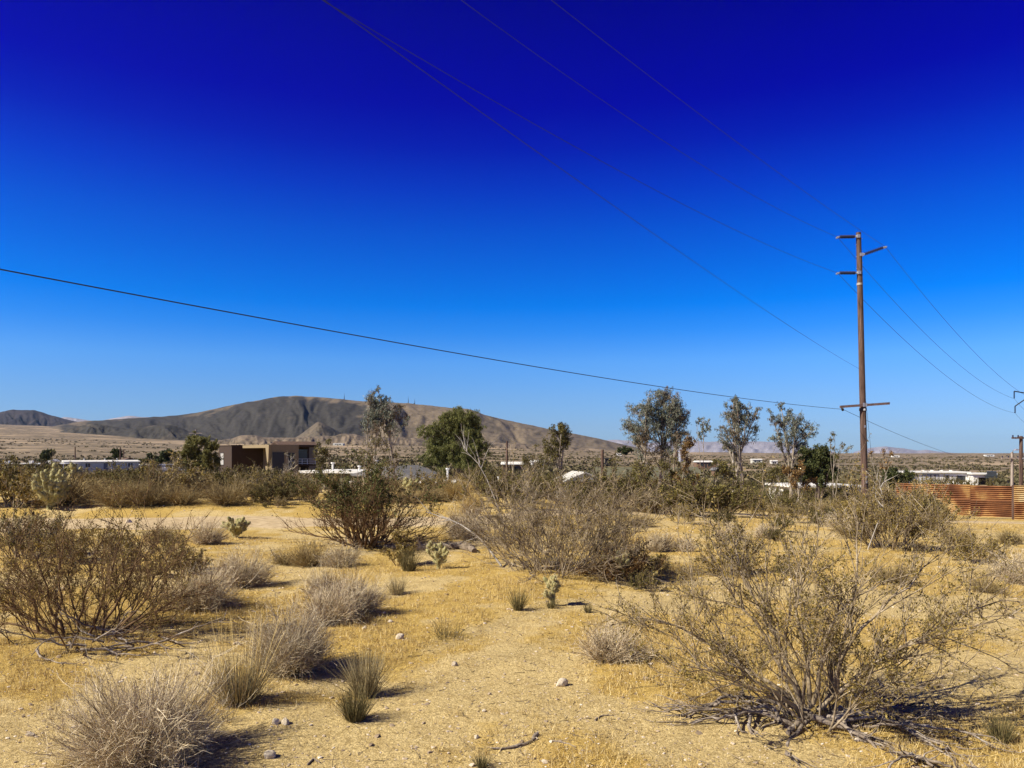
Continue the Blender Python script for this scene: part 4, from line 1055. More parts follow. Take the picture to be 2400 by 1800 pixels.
# ------------------------------------------------------------------ shrub shapes
def creosote(seed, H=1.2, R=1.1, nst=16, l2=6, l3=6, leaves=9000, ls=.011, base_r=.15, r0=.016, leafmat='creo_leaf', bark='bark', up=.05, lean=(.15, 1.15), arms=(), leaf_top=.0, thick=1.0, wob=.12):
    rng = np.random.default_rng(seed); gb, gl = Geo(), Geo()
    a = rng.uniform(0, 2 * np.pi, nst); inc = rng.uniform(lean[0], lean[1], nst) ** .9
    P0 = np.stack([np.cos(a) * base_r * rng.uniform(.1, 1, nst), np.sin(a) * base_r * rng.uniform(.1, 1, nst), np.full(nst, -.04)], 1)
    D = np.stack([np.sin(inc) * np.cos(a), np.sin(inc) * np.sin(a), np.cos(inc)], 1)
    L = 1 / np.sqrt((np.sin(inc) / R) ** 2 + (np.cos(inc) / H) ** 2) * rng.uniform(.6, 1.0, nst)
    n = 9
    S = grow(rng, P0, D, L, n, wob, up)
    SR = taper(r0 * rng.uniform(.55, 1.2, nst), np.full(nst, r0 * .22), n)
    if len(arms):
        AR = []
        for arm in arms:
            arm = np.array(arm, float); s = np.concatenate([[0], np.cumsum(np.linalg.norm(np.diff(arm, axis=0), axis=1))])
            q = np.linspace(0, s[-1], n + 1)
            c = np.stack([np.interp(q, s, arm[:, i]) for i in range(3)], 1)
            c[1:-1] = (c[:-2] + c[1:-1] * 2 + c[2:]) / 4
            c[1:] += rng.normal(size=(n, 3)) * .012
            AR.append(c)
        S = np.concatenate([S, np.array(AR)]); SR = np.concatenate([SR, taper(np.full(len(arms), r0 * 2.1), np.full(len(arms), r0 * .35), n)])
    gb.add(*tubes(S, SR, 6))
    p, d, r, tt = spawn(rng, S, SR, l2, .25, 1, .55)
    d = nrm(d + [0, 0, .25]); n2 = 5
    L2 = np.repeat(np.linalg.norm(S[:, -1] - S[:, 0], axis=1), l2) * rng.uniform(.22, .5, len(p))
    T = grow(rng, p, d, L2, n2, wob * 1.2, .05)
    TR = taper(np.minimum(r * .7, .007 * thick), np.full(len(p), .0022 * thick), n2)
    gb.add(*tubes(T, TR, 4))
    p, d, r, tt = spawn(rng, T, TR, l3, .2, 1, .6)
    n3 = 3
    T3 = grow(rng, p, nrm(d + [0, 0, .15]), np.repeat(L2, l3) * rng.uniform(.2, .55, len(p)), n3, .18, .03)
    gb.add(*tubes(T3, taper(np.full(len(p), .0026 * thick), np.full(len(p), .0012 * thick), n3), 3))
    out = [('branches', gb.mesh('branches', M[bark], True))]
    if leaves:
        w = np.repeat(rng.random(len(T)) ** 1.1 + .08, l3) * (.3 + rng.random(len(T3))); k = rng.choice(len(T3), leaves, p=w / w.sum())
        if leaf_top:
            zz = T3[:, -1, 2]; w = w * np.clip((zz / zz.max() - leaf_top) * 3, 0.02, 1); k = rng.choice(len(T3), leaves, p=w / w.sum())
        j = rng.integers(0, n3, leaves); w = rng.uniform(0, 1, (leaves, 1))
        c = T3[k, j] * (1 - w) + T3[k, j + 1] * w + rng.normal(size=(leaves, 3)) * ls * 1.1
        aa = nrm(rng.normal(size=(leaves, 3)) + [0, 0, .5]); bb = nrm(np.cross(aa, rng.normal(size=(leaves, 3))))
        s = rng.uniform(.6, 1.4, (leaves, 1)) * ls
        gl.add(*diamonds(c, aa * s, bb * s * .55))
        out.append(('foliage', gl.mesh('foliage', M[leafmat])))
    return out

def dome(seed, H=.5, R=.45, n1=700, kids=5, mat='grey_twig', w=.0016, core='bark_dark', wob=.16, spread=1.35, tuft=.3):
    """low shrub of fine crowded twigs"""
    rng = np.random.default_rng(seed); g, gs = Geo(), Geo()
    a = rng.uniform(0, 2 * np.pi, n1); inc = np.arccos(rng.uniform(math.cos(spread), 1, n1))
    D = np.stack([np.sin(inc) * np.cos(a), np.sin(inc) * np.sin(a), np.cos(inc)], 1)
    lump = 1 + .26 * np.sin(a * 3 + seed) * np.sin(inc * 2) + .16 * np.sin(a * 5 + 2 * seed) + .12 * np.sin(a * 9 + inc * 6 + 3 * seed)
    L = lump / np.sqrt((np.sin(inc) / R) ** 2 + (np.cos(inc) / H) ** 2) * (rng.uniform(.5, 1.0, n1) + .18 * (rng.random(n1) < .12))
    P0 = np.stack([np.cos(a), np.sin(a), 0 * a], 1) * (R * .22 * rng.uniform(0, 1, (n1, 1))) + [0, 0, -.02]
    S = grow(rng, P0, D, L, 5, wob * .7, .03)
    k = n1 // 7
    gs.add(*tubes(S[:k], taper(np.full(k, w * 3.2), np.full(k, w), 5), 4))
    g.add(*ribbons(S[k:], taper(np.full(n1 - k, w * 1.2), np.full(n1 - k, w * .7), 5), rng))
    p, d, _, _ = spawn(rng, S, np.ones(S.shape[:2]), kids, .35, 1, .6)
    m = len(p)
    T = grow(rng, p, d, np.repeat(L, kids) * rng.uniform(.12, tuft + .1, m), 3, wob * 1.6, .03)
    g.add(*ribbons(T, taper(np.full(m, w), np.full(m, w * .5), 3), rng))
    return [('twigs', g.mesh('twigs', M[mat])), ('stems', gs.mesh('stems', M[core], True))]

def bunch(seed, H=.3, R=.14, n=420, mat='blade', w=.0016, spread=.55, stalks=0, curl=.25):
    rng = np.random.default_rng(seed); g = Geo()
    a = rng.uniform(0, 2 * np.pi, n); inc = np.abs(rng.normal(size=n)) * spread * .6 + .03
    P0 = np.stack([np.cos(a), np.sin(a), 0 * a], 1) * (R * .45 * np.sqrt(rng.uniform(0, 1, (n, 1)))) + [0, 0, -.015]
    D = np.stack([np.sin(inc) * np.cos(a), np.sin(inc) * np.sin(a), np.cos(inc)], 1)
    S = grow(rng, P0, D, H * rng.uniform(.45, 1.05, n), 4, .05, 0, curl * .35)
    g.add(*ribbons(S, taper(np.full(n, w), np.full(n, w * .3), 4), rng))
    out = [('blades', g.mesh('blades', M[mat]))]
    if stalks:
        g = Geo(); a = rng.uniform(0, 2 * np.pi, stalks); inc = rng.uniform(0, .5, stalks)
        P0 = np.stack([np.cos(a), np.sin(a), 0 * a], 1) * R * .4
        D = np.stack([np.sin(inc) * np.cos(a), np.sin(inc) * np.sin(a), np.cos(inc)], 1)
        S = grow(rng, P0, D, H * rng.uniform(1.1, 1.7, stalks), 4, .05, 0, .06)
        g.add(*ribbons(S, taper(np.full(stalks, .0018), np.full(stalks, .001), 4), rng))
        out.append(('seed_stalks', g.mesh('seed_stalks', M['straw'])))
    return out

def cholla(seed, H=.5, R=.25, joints=50, jr=.022, jl=.085, spines=46, smat='spine', trunk=.35):
    rng = np.random.default_rng(seed); gt, gj, gs = Geo(), Geo(), Geo()
    nb = max(4, joints // 7)
    tp = np.array([0, 0, H * trunk])
    P = grow(rng, np.array([[0, 0, -.05]]), np.array([[.05, 0, 1]]), [H * trunk + .05], 5, .08)
    gt.add(*tubes(P, taper(np.array([jr * 1.3]), np.array([jr]), 5), 8))
    tp = P[0, -1]
    a = np.arange(nb) * 2.4 + rng.uniform(0, .5, nb); inc = rng.uniform(.15, 1.25, nb)
    D = np.stack([np.sin(inc) * np.cos(a), np.sin(inc) * np.sin(a), np.cos(inc)], 1)
    L = 1 / np.sqrt((np.sin(inc) / R) ** 2 + (np.cos(inc) / (H * (1 - trunk) * .8)) ** 2) * rng.uniform(.55, .95, nb)
    B = grow(rng, np.repeat(P[0, 2 + rng.integers(0, 4, 1)], nb, 0) if False else P[0, rng.integers(2, 6, nb)], D, L, 5, .12, .12)
    gt.add(*tubes(B, taper(np.full(nb, jr * 1.0), np.full(nb, jr * .8), 5), 7))
    per = max(1, joints // nb)
    p, d, _, _ = spawn(rng, B, np.ones(B.shape[:2]), per, .25, 1, .75)
    p = np.concatenate([p, B[:, -1]]); d = np.concatenate([d, D]); d = nrm(d + [0, 0, .55])
    m = len(p); jl_ = jl * rng.uniform(.7, 1.3, m)
    J = grow(rng, p, d, jl_, 6, .06)
    prof = np.array([.45, .85, 1.0, 1.05, 1.0, .8, .15])[None] * jr * rng.uniform(.8, 1.15, (m, 1))
    gj.add(*tubes(J, prof, 7))
    # spines standing off every joint and arm
    def bristle(C, rad, n):
        q, w_ = C.shape[:2]
        i = rng.integers(0, w_ - 1, (q, n)); f = rng.uniform(0, 1, (q, n, 1)); r_ = np.arange(q)[:, None]
        c = C[r_, i] * (1 - f) + C[r_, i + 1] * f
        ax = nrm(C[r_, i + 1] - C[r_, i]); o = nrm(np.cross(ax, rng.normal(size=ax.shape)) + .35 * ax)
        s = nrm(np.cross(o, rng.normal(size=o.shape)))
        c, o, s = c.reshape(-1, 3), o.reshape(-1, 3), s.reshape(-1, 3)
        ln = rng.uniform(.7, 1.4, (len(c), 1)) * jr
        b0 = c + o * rad * .75
        V = np.stack([b0 - s * .0018, b0 + s * .0018, b0 + o * ln], 1).reshape(-1, 3)
        gs.add(V, np.arange(len(V)).reshape(-1, 3))
    bristle(J, jr, spines); bristle(B, jr * .9, spines)
    return [('trunk', gt.mesh('trunk', M['bark_dark' if smat == 'spine_brown' else 'cholla'], True)), ('joints', gj.mesh('joints', M['cholla'], True)), ('spines', gs.mesh('spines', M[smat]))]

def put(name, label, cat, parts, loc, rotz=0, scale=None, group=None):
    t = thing(name, label, cat, loc, rotz, group, scale)
    for pn, me in parts: obj(pn, me, t)
    return t
def put_px(name, label, cat, parts, px, py, rotz=0, scale=None, group=None):
    return put(name, label, cat, parts, hit(px, py), rotz, scale, group)
def m_per_px(px, py): return hit(px, py)[1] / F

# ------------------------------------------------------------------ foreground plants, one by one
bx0, by0, bz0 = hit(1893, 1692)
def LP(px, py, dy=0.0):
    v = at(px, py, by0 + dy); return (v.x - bx0, dy, max(v.z - bz0, .02))
arms = [[LP(1880, 1682), LP(1800, 1605, -.1), LP(1715, 1585, -.15), LP(1605, 1556, -.2)],
        [LP(1890, 1672), LP(1790, 1590, .1), LP(1690, 1520, .2), LP(1560, 1460, .2), LP(1490, 1410, .25)],
        [LP(1915, 1665), LP(2010, 1590, .1), LP(2120, 1515, .15), LP(2190, 1490, .1), LP(2260, 1425, .1), LP(2420, 1418, .1)],
        [LP(1920, 1660), LP(2040, 1560, -.1), LP(2150, 1500, -.2), LP(2330, 1460, -.25)],
        [LP(1898, 1660), LP(1890, 1540, .05), LP(1870, 1430, .1), LP(1885, 1360, .1), LP(1850, 1260, .2)],
        [LP(1925, 1660), LP(1985, 1530), LP(2040, 1450, .05), LP(2120, 1380, .1), LP(2200, 1300, .15)],
        [LP(1930, 1660), LP(1970, 1540, .2), LP(1995, 1420, .3), LP(2015, 1300, .35), LP(2012, 1215, .4)],
        [LP(1885, 1660), LP(1840, 1540, .1), LP(1770, 1420, .2), LP(1730, 1330, .3), LP(1700, 1210, .4)],
        [LP(1880, 1660), LP(1800, 1500, -.05), LP(1720, 1400, -.05), LP(1660, 1290, 0)],
        [LP(1905, 1650), LP(1930, 1520, -.1), LP(1960, 1430, -.15), LP(2060, 1360, -.1)]]
parts = creosote(5, 1.2, 1.32, 22, 10, 9, 19000, .0080, .17, .0072, 'creo_leaf', 'bark', .05, (.1, 1.3), arms, wob=.19, thick=.75)
hero = put('creosote_bush', 'large open creosote bush with twisted grey stems and dead limbs sprawling at its foot', 'bush', parts, (bx0, by0, bz0))
rng = np.random.default_rng(77)
dead = [[(1930, 1700), (2060, 1702), (2150, 1730), (2230, 1770), (2330, 1830)], [(1950, 1690), (2080, 1690), (2170, 1705), (2220, 1740), (2215, 1770)],
        [(1900, 1705), (2000, 1712), (2100, 1745), (2180, 1790), (2230, 1830)], [(1960, 1685), (2060, 1655), (2140, 1665), (2200, 1700)],
        [(1870, 1690), (1800, 1660), (1720, 1685), (1620, 1678), (1560, 1650)], [(1880, 1680), (1790, 1650), (1700, 1655), (1640, 1680), (1590, 1672)],
        [(1860, 1700), (1780, 1690), (1700, 1692), (1620, 1690)], [(1740, 1630), (1725, 1680), (1735, 1715), (1765, 1712), (1800, 1680)],
        [(1940, 1700), (2010, 1730), (2090, 1760), (2190, 1800)], [(1900, 1690), (1850, 1725), (1840, 1760), (1855, 1790)],
        [(2060, 1590), (2080, 1620), (2085, 1660)], [(2130, 1750), (2145, 1775), (2120, 1800), (2080, 1815)], [(1990, 1700), (2120, 1720), (2260, 1735), (2330, 1750)]]
dead += [[(a_ + rng.uniform(-40, 40), b_ + rng.uniform(-22, 16)) for a_, b_ in pl] for pl in dead[:9]]
for q, pl in enumerate(dead):
    P = []
    for i, (px, py) in enumerate(pl):
        x, y, z = hit(px, py + 6); P.append((x - bx0, y - by0, z - bz0 + .03 + .05 * math.sin(i * 1.4 + q)))
    P = np.array(P); s = np.linspace(0, len(P) - 1, 16); P = np.stack([np.interp(s, range(len(P)), P[:, i]) for i in range(3)], 1)
    P[1:-1] = (P[:-2] + 2 * P[1:-1] + P[2:]) / 4; P += rng.normal(size=P.shape) * .006
    r_ = .014 * rng.uniform(.6, 1.3); R = np.linspace(r_, r_ * .35, 16)
    g = Geo().add(*tubes(P[None], R[None], 6))
    p, d, _, _ = spawn(rng, P[None], R[None], 7, .2, 1, .6)
    T = grow(rng, p, nrm(d * [1, 1, .4]), rng.uniform(.08, .3, len(p)), 4, .2, 0)
    T[..., 2] = np.maximum(T[..., 2], .01)
    g.add(*tubes(T, taper(np.full(len(p), .005), np.full(len(p), .0015), 4), 4))
    obj('dead_limb', g.mesh('dead_limb', M['wood_dead'], True), hero)

# left creosote, several crowns of stems close together
bx1, by1, bz1 = hit(185, 1490)
def LQ(px, py, dy=0.0):
    v = at(px, py, by1 + dy); return (v.x - bx1, dy, max(v.z - bz1, .02))
arms = [[LQ(90, 1480), LQ(85, 1400), LQ(40, 1330), LQ(10, 1250)], [LQ(130, 1485), LQ(140, 1400), LQ(150, 1320), LQ(150, 1240)], [LQ(185, 1480), LQ(200, 1400), LQ(215, 1310), LQ(230, 1250)],
        [LQ(240, 1485), LQ(270, 1410), LQ(310, 1330), LQ(350, 1240)], [LQ(260, 1490), LQ(330, 1420), LQ(380, 1350), LQ(440, 1280)], [LQ(270, 1490), LQ(340, 1440), LQ(420, 1400), LQ(500, 1390)],
        [LQ(120, 1490), LQ(60, 1440), LQ(0, 1420), LQ(-70, 1400)], [LQ(100, 1490), LQ(40, 1465), LQ(-30, 1460), LQ(-90, 1465)], [LQ(210, 1485), LQ(250, 1390), LQ(270, 1300), LQ(300, 1210)],
        [LQ(150, 1485), LQ(110, 1400), LQ(90, 1320), LQ(60, 1260)], [LQ(280, 1490), LQ(330, 1470), LQ(400, 1450), LQ(440, 1450)]]
parts = creosote(8, .80, 1.4, 44, 9, 9, 14000, .0082, .6, .0062, 'creo_leaf', 'bark_red', .06, (.05, 1.4), arms, wob=.18, thick=.8)
hero2 = put('creosote_bush', 'dark stemmed creosote bush with tangled low branches left of the grey twig shrubs', 'bush', parts, (bx1, by1, bz1))
for q in range(14):
    px = rng.uniform(60, 420); py = rng.uniform(1490, 1535)
    x, y, z = hit(px, py); a = rng.uniform(-.4, .4) + (0 if rng.random() < .6 else math.pi)
    P = grow(rng, np.array([[x - bx1, y - by1, z - bz1 + .04]]), np.array([[math.cos(a), math.sin(a) - .4, .15]]), [rng.uniform(.4, .8)], 10, .2, 0, .12)
    P[..., 2] = np.maximum(P[..., 2], .01)
    R = taper(np.array([.011]), np.array([.003]), 10)
    g = Geo().add(*tubes(P, R, 5))
    p, d, _, _ = spawn(rng, P, R, 6, .2, 1, .7); T = grow(rng, p, d * [1, 1, .4], rng.uniform(.05, .2, 6), 3, .2); T[..., 2] = np.maximum(T[..., 2], .01)
    g.add(*tubes(T, taper(np.full(6, .004), np.full(6, .0015), 3), 4))
    obj('dead_limb', g.mesh('dead_limb', M['wood_dead'], True), hero2)

def dome_px(label, px, py, wpx, hpx, seed, mat='grey_twig', n1=700, kids=5, name='twiggy_shrub', w=.00105, cat='bush', **k):
    s = m_per_px(px, py)
    return put_px(name, label, cat, dome(seed, hpx * s, wpx * s / 2, int(n1 * 1.5), kids + 1, mat, w * (1 + max(0, s * F - 5) * .05), **k), px, py, seed)
dome_px('big pale grey dome of fine twigs at the lower left on bare sand', 335, 1785, 330, 205, 51, n1=1300, kids=7)
dome_px('dense grey twig shrub touching the right side of the dark stemmed creosote', 470, 1425, 170, 100, 52, n1=900)
dome_px('small grey twig shrub behind the dark stemmed creosote with shadow on golden grass', 568, 1372, 130, 95, 53)
dome_px('tall grey brush shrub in the middle of the left group beside a straw grass clump', 680, 1575, 200, 150, 54, n1=1100, kids=6, spread=1.1)
dome_px('grey shrub with visible forked stems left of a taller straw coloured neighbour', 775, 1460, 140, 95, 55, n1=800, spread=1.2)
dome_px('grey shrub overhung by straw coloured grass at its right', 838, 1440, 110, 105, 56, n1=700, spread=1.1)
dome_px('small dark grey brush shrub behind the forked stem shrub', 757, 1398, 80, 70, 57)
dome_px('leaning grey shrub with bare reddish stems left of the large open creosote', 1435, 1545, 150, 100, 58, n1=700)
dome_px('low grey brush shrub in the row left of the brown sprawling bush log', 725, 1325, 100, 62, 59, 'brown_twig', 400)
dome_px('low grey brush shrub next to the fallen log row', 800, 1328, 100, 60, 60, 'grey_twig', 400)
dome_px('small bare twig shrub standing before the big green bush', 665, 1322, 70, 55, 61, 'brown_twig', 160, 4)
dome_px('round pale grey shrub right of the rust coloured bush', 1545, 1292, 62, 52, 62)
dome_px('tiny grey shrub between round pale shrub and large creosote', 1605, 1292, 46, 38, 63)
dome_px('pale grey shrub on bare sand behind the large creosote crown', 1712, 1268, 75, 40, 64)
dome_px('pale grey shrub beside another behind the large creosote crown', 1795, 1262, 60, 34, 65)
dome_px('grey lavender round shrub on the right beyond the large creosote', 2390, 1368, 120, 80, 66)
dome_px('low brown brush shrub in front of the rusty fence', 2240, 1275, 90, 42, 67, 'brown_twig')
dome_px('small brown shrub on open sand before the rusty fence', 2365, 1275, 50, 34, 68, 'brown_twig')
dome_px('dark brown low shrub seen through the right arm of the large creosote', 2095, 1368, 90, 45, 69, 'brown_twig')
dome_px('spreading stem shrub right of the large creosote', 2310, 1388, 90, 60, 70, 'brown_twig', 200, 4)
dome_px('golden round shrub on the rise behind the big green bush', 1072, 1172, 95, 60, 71, 'gold_twig', 500)
dome_px('grey bush at the road edge right of the big green bush', 1090, 1262, 110, 85, 72, 'grey_twig', 700)
dome_px('upright yellowish brush standing at the road edge', 1105, 1215, 70, 65, 73, 'gold_twig', 350, spread=.7)
dome_px('round grey brown shrub on the bank left of the tan house', 530, 1183, 120, 52, 74, 'brown_twig', 700)
dome_px('grey shrub at the near road edge left of the cactus', 488, 1274, 80, 62, 75, 'grey_twig', 500)
dome_px('brown leafless shrub at the near road edge below the bank', 380, 1272, 70, 50, 76, 'brown_twig', 400)
dome_px('grey brown bush with fanned stems on the far bank', 280, 1186, 130, 68, 77, 'brown_twig', 700)
dome_px('wide brown bush on the far bank right of the fanned stem bush', 350, 1184, 120, 60, 78, 'brown_twig', 700)
dome_px('low tan brush on the far bank beside the wide brown bush', 425, 1182, 110, 42, 79, 'brown_twig', 500)

def bunch_px(label, px, py, wpx, hpx, seed, mat='blade', n=420, **k):
    s = m_per_px(px, py)
    return put_px('bunch_grass', label, 'grass clump', bunch(seed, hpx * s * 1.05, wpx * s / 2, n, mat, .0016 * (1 + max(0, s * F - 5) * .06), **k), px, py, seed)
bunch_px('straw topped grass clump with tall pale seed stalks left of the tall grey brush shrub', 560, 1648, 150, 125, 81, 'blade', 800, stalks=90, spread=.7)
bunch_px('grey green grass clump casting a shadow on bare sand, rear of a pair', 856, 1632, 100, 115, 82, 'blade', 620)
bunch_px('dark grass clump rooted in golden litter, front of a pair', 832, 1688, 85, 85, 83, 'blade_dark', 480)
bunch_px('isolated tan grass clump on golden ground left of the pale cactus', 930, 1393, 55, 50, 84, 'blade', 300)
bunch_px('dark brown grass clump at the foot of the yellowish bush beside the pale cactus', 958, 1338, 55, 60, 85, 'blade_dark', 350)
bunch_px('dark upright grass tuft alone on golden ground', 1214, 1430, 40, 56, 86, 'blade_dark', 260)
bunch_px('tiny dark grass tuft right of the small cactus', 1378, 1436, 28, 28, 87, 'blade_dark', 130)
bunch_px('low spidery green rush with arching blades on open sand', 1045, 1495, 125, 62, 88, 'blade_dark', 150, spread=1.5, curl=.9)
bunch_px('dark grass tuft beside the dead limbs of the large creosote', 2345, 1740, 60, 75, 89, 'blade_dark', 300)
bunch_px('tiny grass tuft at the foot of the small cactus', 1292, 1425, 36, 28, 90, 'blade_dark', 160)
bunch_px('small tuft cut by the lower edge below the dark stick', 1130, 1800, 40, 40, 91, 'blade_dark', 160)
bunch_px('straw grass clump between the grey shrubs', 818, 1400, 90, 95, 92, 'straw', 260, spread=.6)
bunch_px('wispy red brown twig tuft below the straw topped clump', 535, 1690, 50, 50, 93, 'brown_twig', 50, spread=.9)

s = m_per_px(945, 1330)
put_px('yellow_bush', 'upright yellowish leafy bush just left of the pale cactus', 'bush', creosote(12, 85 * s, 45 * s, 14, 6, 5, 2600, .014, .06, .008, 'creo_leaf', 'bark_red', .1, (.05, .6)), 940, 1326)
s = m_per_px(855, 1288)
parts = creosote(14, 172 * s, 250 * s, 64, 8, 6, 12000, .017, .35, .016, 'green_leaf', 'bark_red', .05, (.05, 1.42), (), .34, 1.3, .17)
put_px('green_bush', 'big green leafy bush with bare red brown lower branches by the dirt road', 'bush', parts, 855, 1280)
s = m_per_px(1300, 1345)
parts = creosote(15, 265 * s, 258 * s, 74, 9, 9, 9000, .0100, .5, .0080, 'creo_leaf', 'bark', .04, (.05, 1.35), (), .1, 1.2, .2)
put_px('dry_bush', 'big dry grey branched bush with arching bare stems in the middle ground', 'bush', parts, 1300, 1342)
s = m_per_px(1455, 1362)
put_px('rust_bush', 'rounded rust brown bush leaning on the big dry grey bush', 'bush', creosote(16, 100 * s, 85 * s, 36, 6, 6, 5200, .014, .2, .009, 'rust_leaf', 'bark_red', .05, (.1, 1.3)), 1455, 1358)
s = m_per_px(1435, 1345)
put_px('cholla_cactus', 'brown cholla cactus growing inside the rust brown bush', 'cactus', cholla(17, 92 * s, 46 * s, 90, .026, .085, 50, 'spine_brown', .2), 1448, 1362)
s = m_per_px(1028, 1335)
put_px('cholla_cactus', 'pale white spined cholla cactus with upright arms in front of a fallen log', 'cactus', cholla(18, 84 * s, 36 * s, 62, .021, .085, 60), 1028, 1334)
s = m_per_px(1296, 1422)
put_px('cholla_cactus', 'small straw coloured cholla cactus with one side arm on golden ground', 'cactus', cholla(19, 84 * s, 34 * s, 44, .019, .07, 70, trunk=.38), 1296, 1420)
s = m_per_px(115, 1196)
put_px('cholla_cactus', 'large pale cholla cactus with many heads across the dirt road casting a long shadow', 'cactus', cholla(20, 120 * s, 62 * s, 190, .055, .16, 60, trunk=.25), 115, 1194)
s = m_per_px(168, 1160)
put_px('cholla_cactus', 'pale cholla cactus behind the large many headed cholla', 'cactus', cholla(21, 85 * s, 36 * s, 80, .06, .17, 60, trunk=.45), 165, 1158)
s = m_per_px(552, 1262)
put_px('cholla_cactus', 'bushy cholla cactus on the near edge of the dirt road', 'cactus', cholla(22, 60 * s, 34 * s, 80, .035, .11, 60, trunk=.2), 552, 1260)
s = m_per_px(612, 1140)
put_px('cholla_cactus', 'brown cholla cactus in front of the modern tan house', 'cactus', cholla(23, 60 * s, 34 * s, 90, .06, .2, 40, 'spine_brown', .2), 612, 1138)
s = m_per_px(958, 1160)
put_px('cholla_cactus', 'pale headed cholla cactus right behind the big green bush', 'cactus', cholla(24, 46 * s, 28 * s, 80, .055, .14, 60, trunk=.2), 958, 1158)
s = m_per_px(475, 1150)
put_px('cholla_cactus', 'grey cholla cactus under the bushy olive green tree', 'cactus', cholla(25, 36 * s, 18 * s, 50, .05, .15, 50, trunk=.2), 470, 1142)
s = m_per_px(2090, 1292)
put_px('creosote_bush', 'brown leafed creosote bush in front of the tall pole and fence end', 'bush', creosote(26, 165 * s, 150 * s, 44, 8, 7, 16000, .014, .35, .010, 'creo_leaf', 'bark', .06, (.05, 1.2), (), 0, 1.5), 2090, 1286)
s = m_per_px(55, 1306)
put_px('creosote_bush', 'thin grey green creosote bush at the left on the near side of the road', 'bush', creosote(27, 118 * s, 85 * s, 34, 6, 6, 6000, .016, .25, .012, 'olive_leaf', 'bark', .06, (.05, 1.1), (), 0, 1.4), 55, 1304)
for i, (px, py, w, h, lab) in enumerate([(270, 1338, 190, 120, 'wispy brown creosote bush between the dark stemmed creosote and the road'), (415, 1342, 130, 90, 'small wispy creosote bush behind the dense grey twig shrub'),
                                      (140, 1318, 150, 95, 'straggly creosote bush next to the thin grey green creosote by the road'), (1700, 1345, 170, 125, 'wispy tan creosote bush behind the left arms of the large open creosote'),
                                      (2290, 1318, 150, 60, 'low tan creosote bush on open sand before the rusty fence')]):
    s = m_per_px(px, py)
    put_px('creosote_bush', lab, 'bush', creosote(60 + i, h * s, w * s / 2, 20, 7, 7, 5500, .0125, .2, .0065, 'creo_leaf', 'bark', .06, (.05, 1.25), (), 0, 1.1, .17), px, py, i * 1.3)
# pale bare branch arching over the road edge
x, y, z = hit(1180, 1330)
v = [at(1175, 1325, y) , at(1130, 1265, y + .3), at(1075, 1225, y + .5), at(1000, 1200, y + .7)]
P = np.array([tuple(q) for q in v]) - np.array([x, y, z]); P[0, 2] = .02
s_ = np.linspace(0, 3, 14); P = np.stack([np.interp(s_, range(4), P[:, i]) for i in range(3)], 1); P[1:-1] = (P[:-2] + 2 * P[1:-1] + P[2:]) / 4
R = np.linspace(.016, .006, 14); g = Geo().add(*tubes(P[None], R[None], 6))
p, d, _, _ = spawn(rng, P[None], R[None], 9, .3, 1, .5); T = grow(rng, p, d, rng.uniform(.15, .5, 9), 5, .15); g.add(*tubes(T, taper(np.full(9, .007), np.full(9, .002), 5), 4))
tag(obj('dead_branch', g.mesh('dead_branch', M['bark_pale'], True), None, (x, y, z)), 'long pale bare branch arching from the big dry bush to the road', 'branch')
x, y, z = hit(1905, 1600); x, y, z = hit(2075, 1290)
P = np.array([tuple(at(a, b, y)) for a, b in ((2060, 1218), (2070, 1195), (2068, 1160), (2062, 1135), (2064, 1115))]) - np.array([x, y, z])
P = np.concatenate([[[P[0, 0] - .2, 0, .0]], P]); g = Geo().add(*tubes(P[None], np.linspace(.010, .005, 6)[None], 6))
p, d, _, _ = spawn(rng, P[None], np.ones((1, 6)), 8, .4, 1, .7); T = grow(rng, p, d, rng.uniform(.15, .45, 8), 5, .2); g.add(*tubes(T, taper(np.full(8, .009), np.full(8, .003), 5), 4))
tag(obj('dead_branch', g.mesh('dead_branch', M['bark_pale'], True), None, (x, y, z)), 'upright pale crooked branch standing in the creosote before the tall pole', 'branch')
x, y, z = hit(1160, 1240)
P = np.array([tuple(at(a, b, y)) for a, b in ((1185, 1235), (1160, 1170), (1140, 1120), (1120, 1085), (1085, 1050))]) - np.array([x, y, z]); P[0, 2] = 0
g = Geo().add(*tubes(P[None], np.linspace(.016, .006, 5)[None], 6))
p, d, _, _ = spawn(rng, P[None], np.ones((1, 5)), 10, .3, 1, .6); T = grow(rng, p, nrm(d + [0, 0, .4]), rng.uniform(.3, .9, 10), 5, .15); g.add(*tubes(T, taper(np.full(10, .007), np.full(10, .002), 5), 4))
tag(obj('dead_branch', g.mesh('dead_branch', M['bark_pale'], True), None, (x, y, z)), 'tall pale dead stem leaning left in front of the dense green tree', 'branch')

# ------------------------------------------------------------------ rocks, log, sticks
def rock(label, px, py, w, h, seed, mat='rock', group=None):
    rng = np.random.default_rng(seed); x, y, z = hit(px, py); s = y / F
    import bmesh
    bm = bmesh.new(); bmesh.ops.create_icosphere(bm, subdivisions=3, radius=1)
    nv = rng.normal(size=(9, 3)); nv /= np.linalg.norm(nv, axis=1)[:, None]; cut = rng.uniform(.62, .95, 9)
    for v in bm.verts:
        c = np.array(v.co)
        for n_, k in zip(nv, cut):
            q = c @ n_
            if q > k: c = c - n_ * (q - k) * .9
        v.co = c * [w * s / 2, w * s * .4, h * s * .62]
    me = bpy.data.meshes.new('rock'); bm.to_mesh(me); bm.free(); me.materials.append(M[mat])
    return tag(obj('rock', me, None, (x, y, z + h * s * .18), seed), label, 'rock', group)
rock('white angular rock beside the big pale dome shrub, left of two', 645, 1697, 22, 18, 1)
rock('white angular rock beside the big pale dome shrub, right of two', 668, 1697, 24, 17, 2)
rock('pale flat rock near the lower edge right of the big pale dome shrub', 632, 1775, 34, 20, 3)
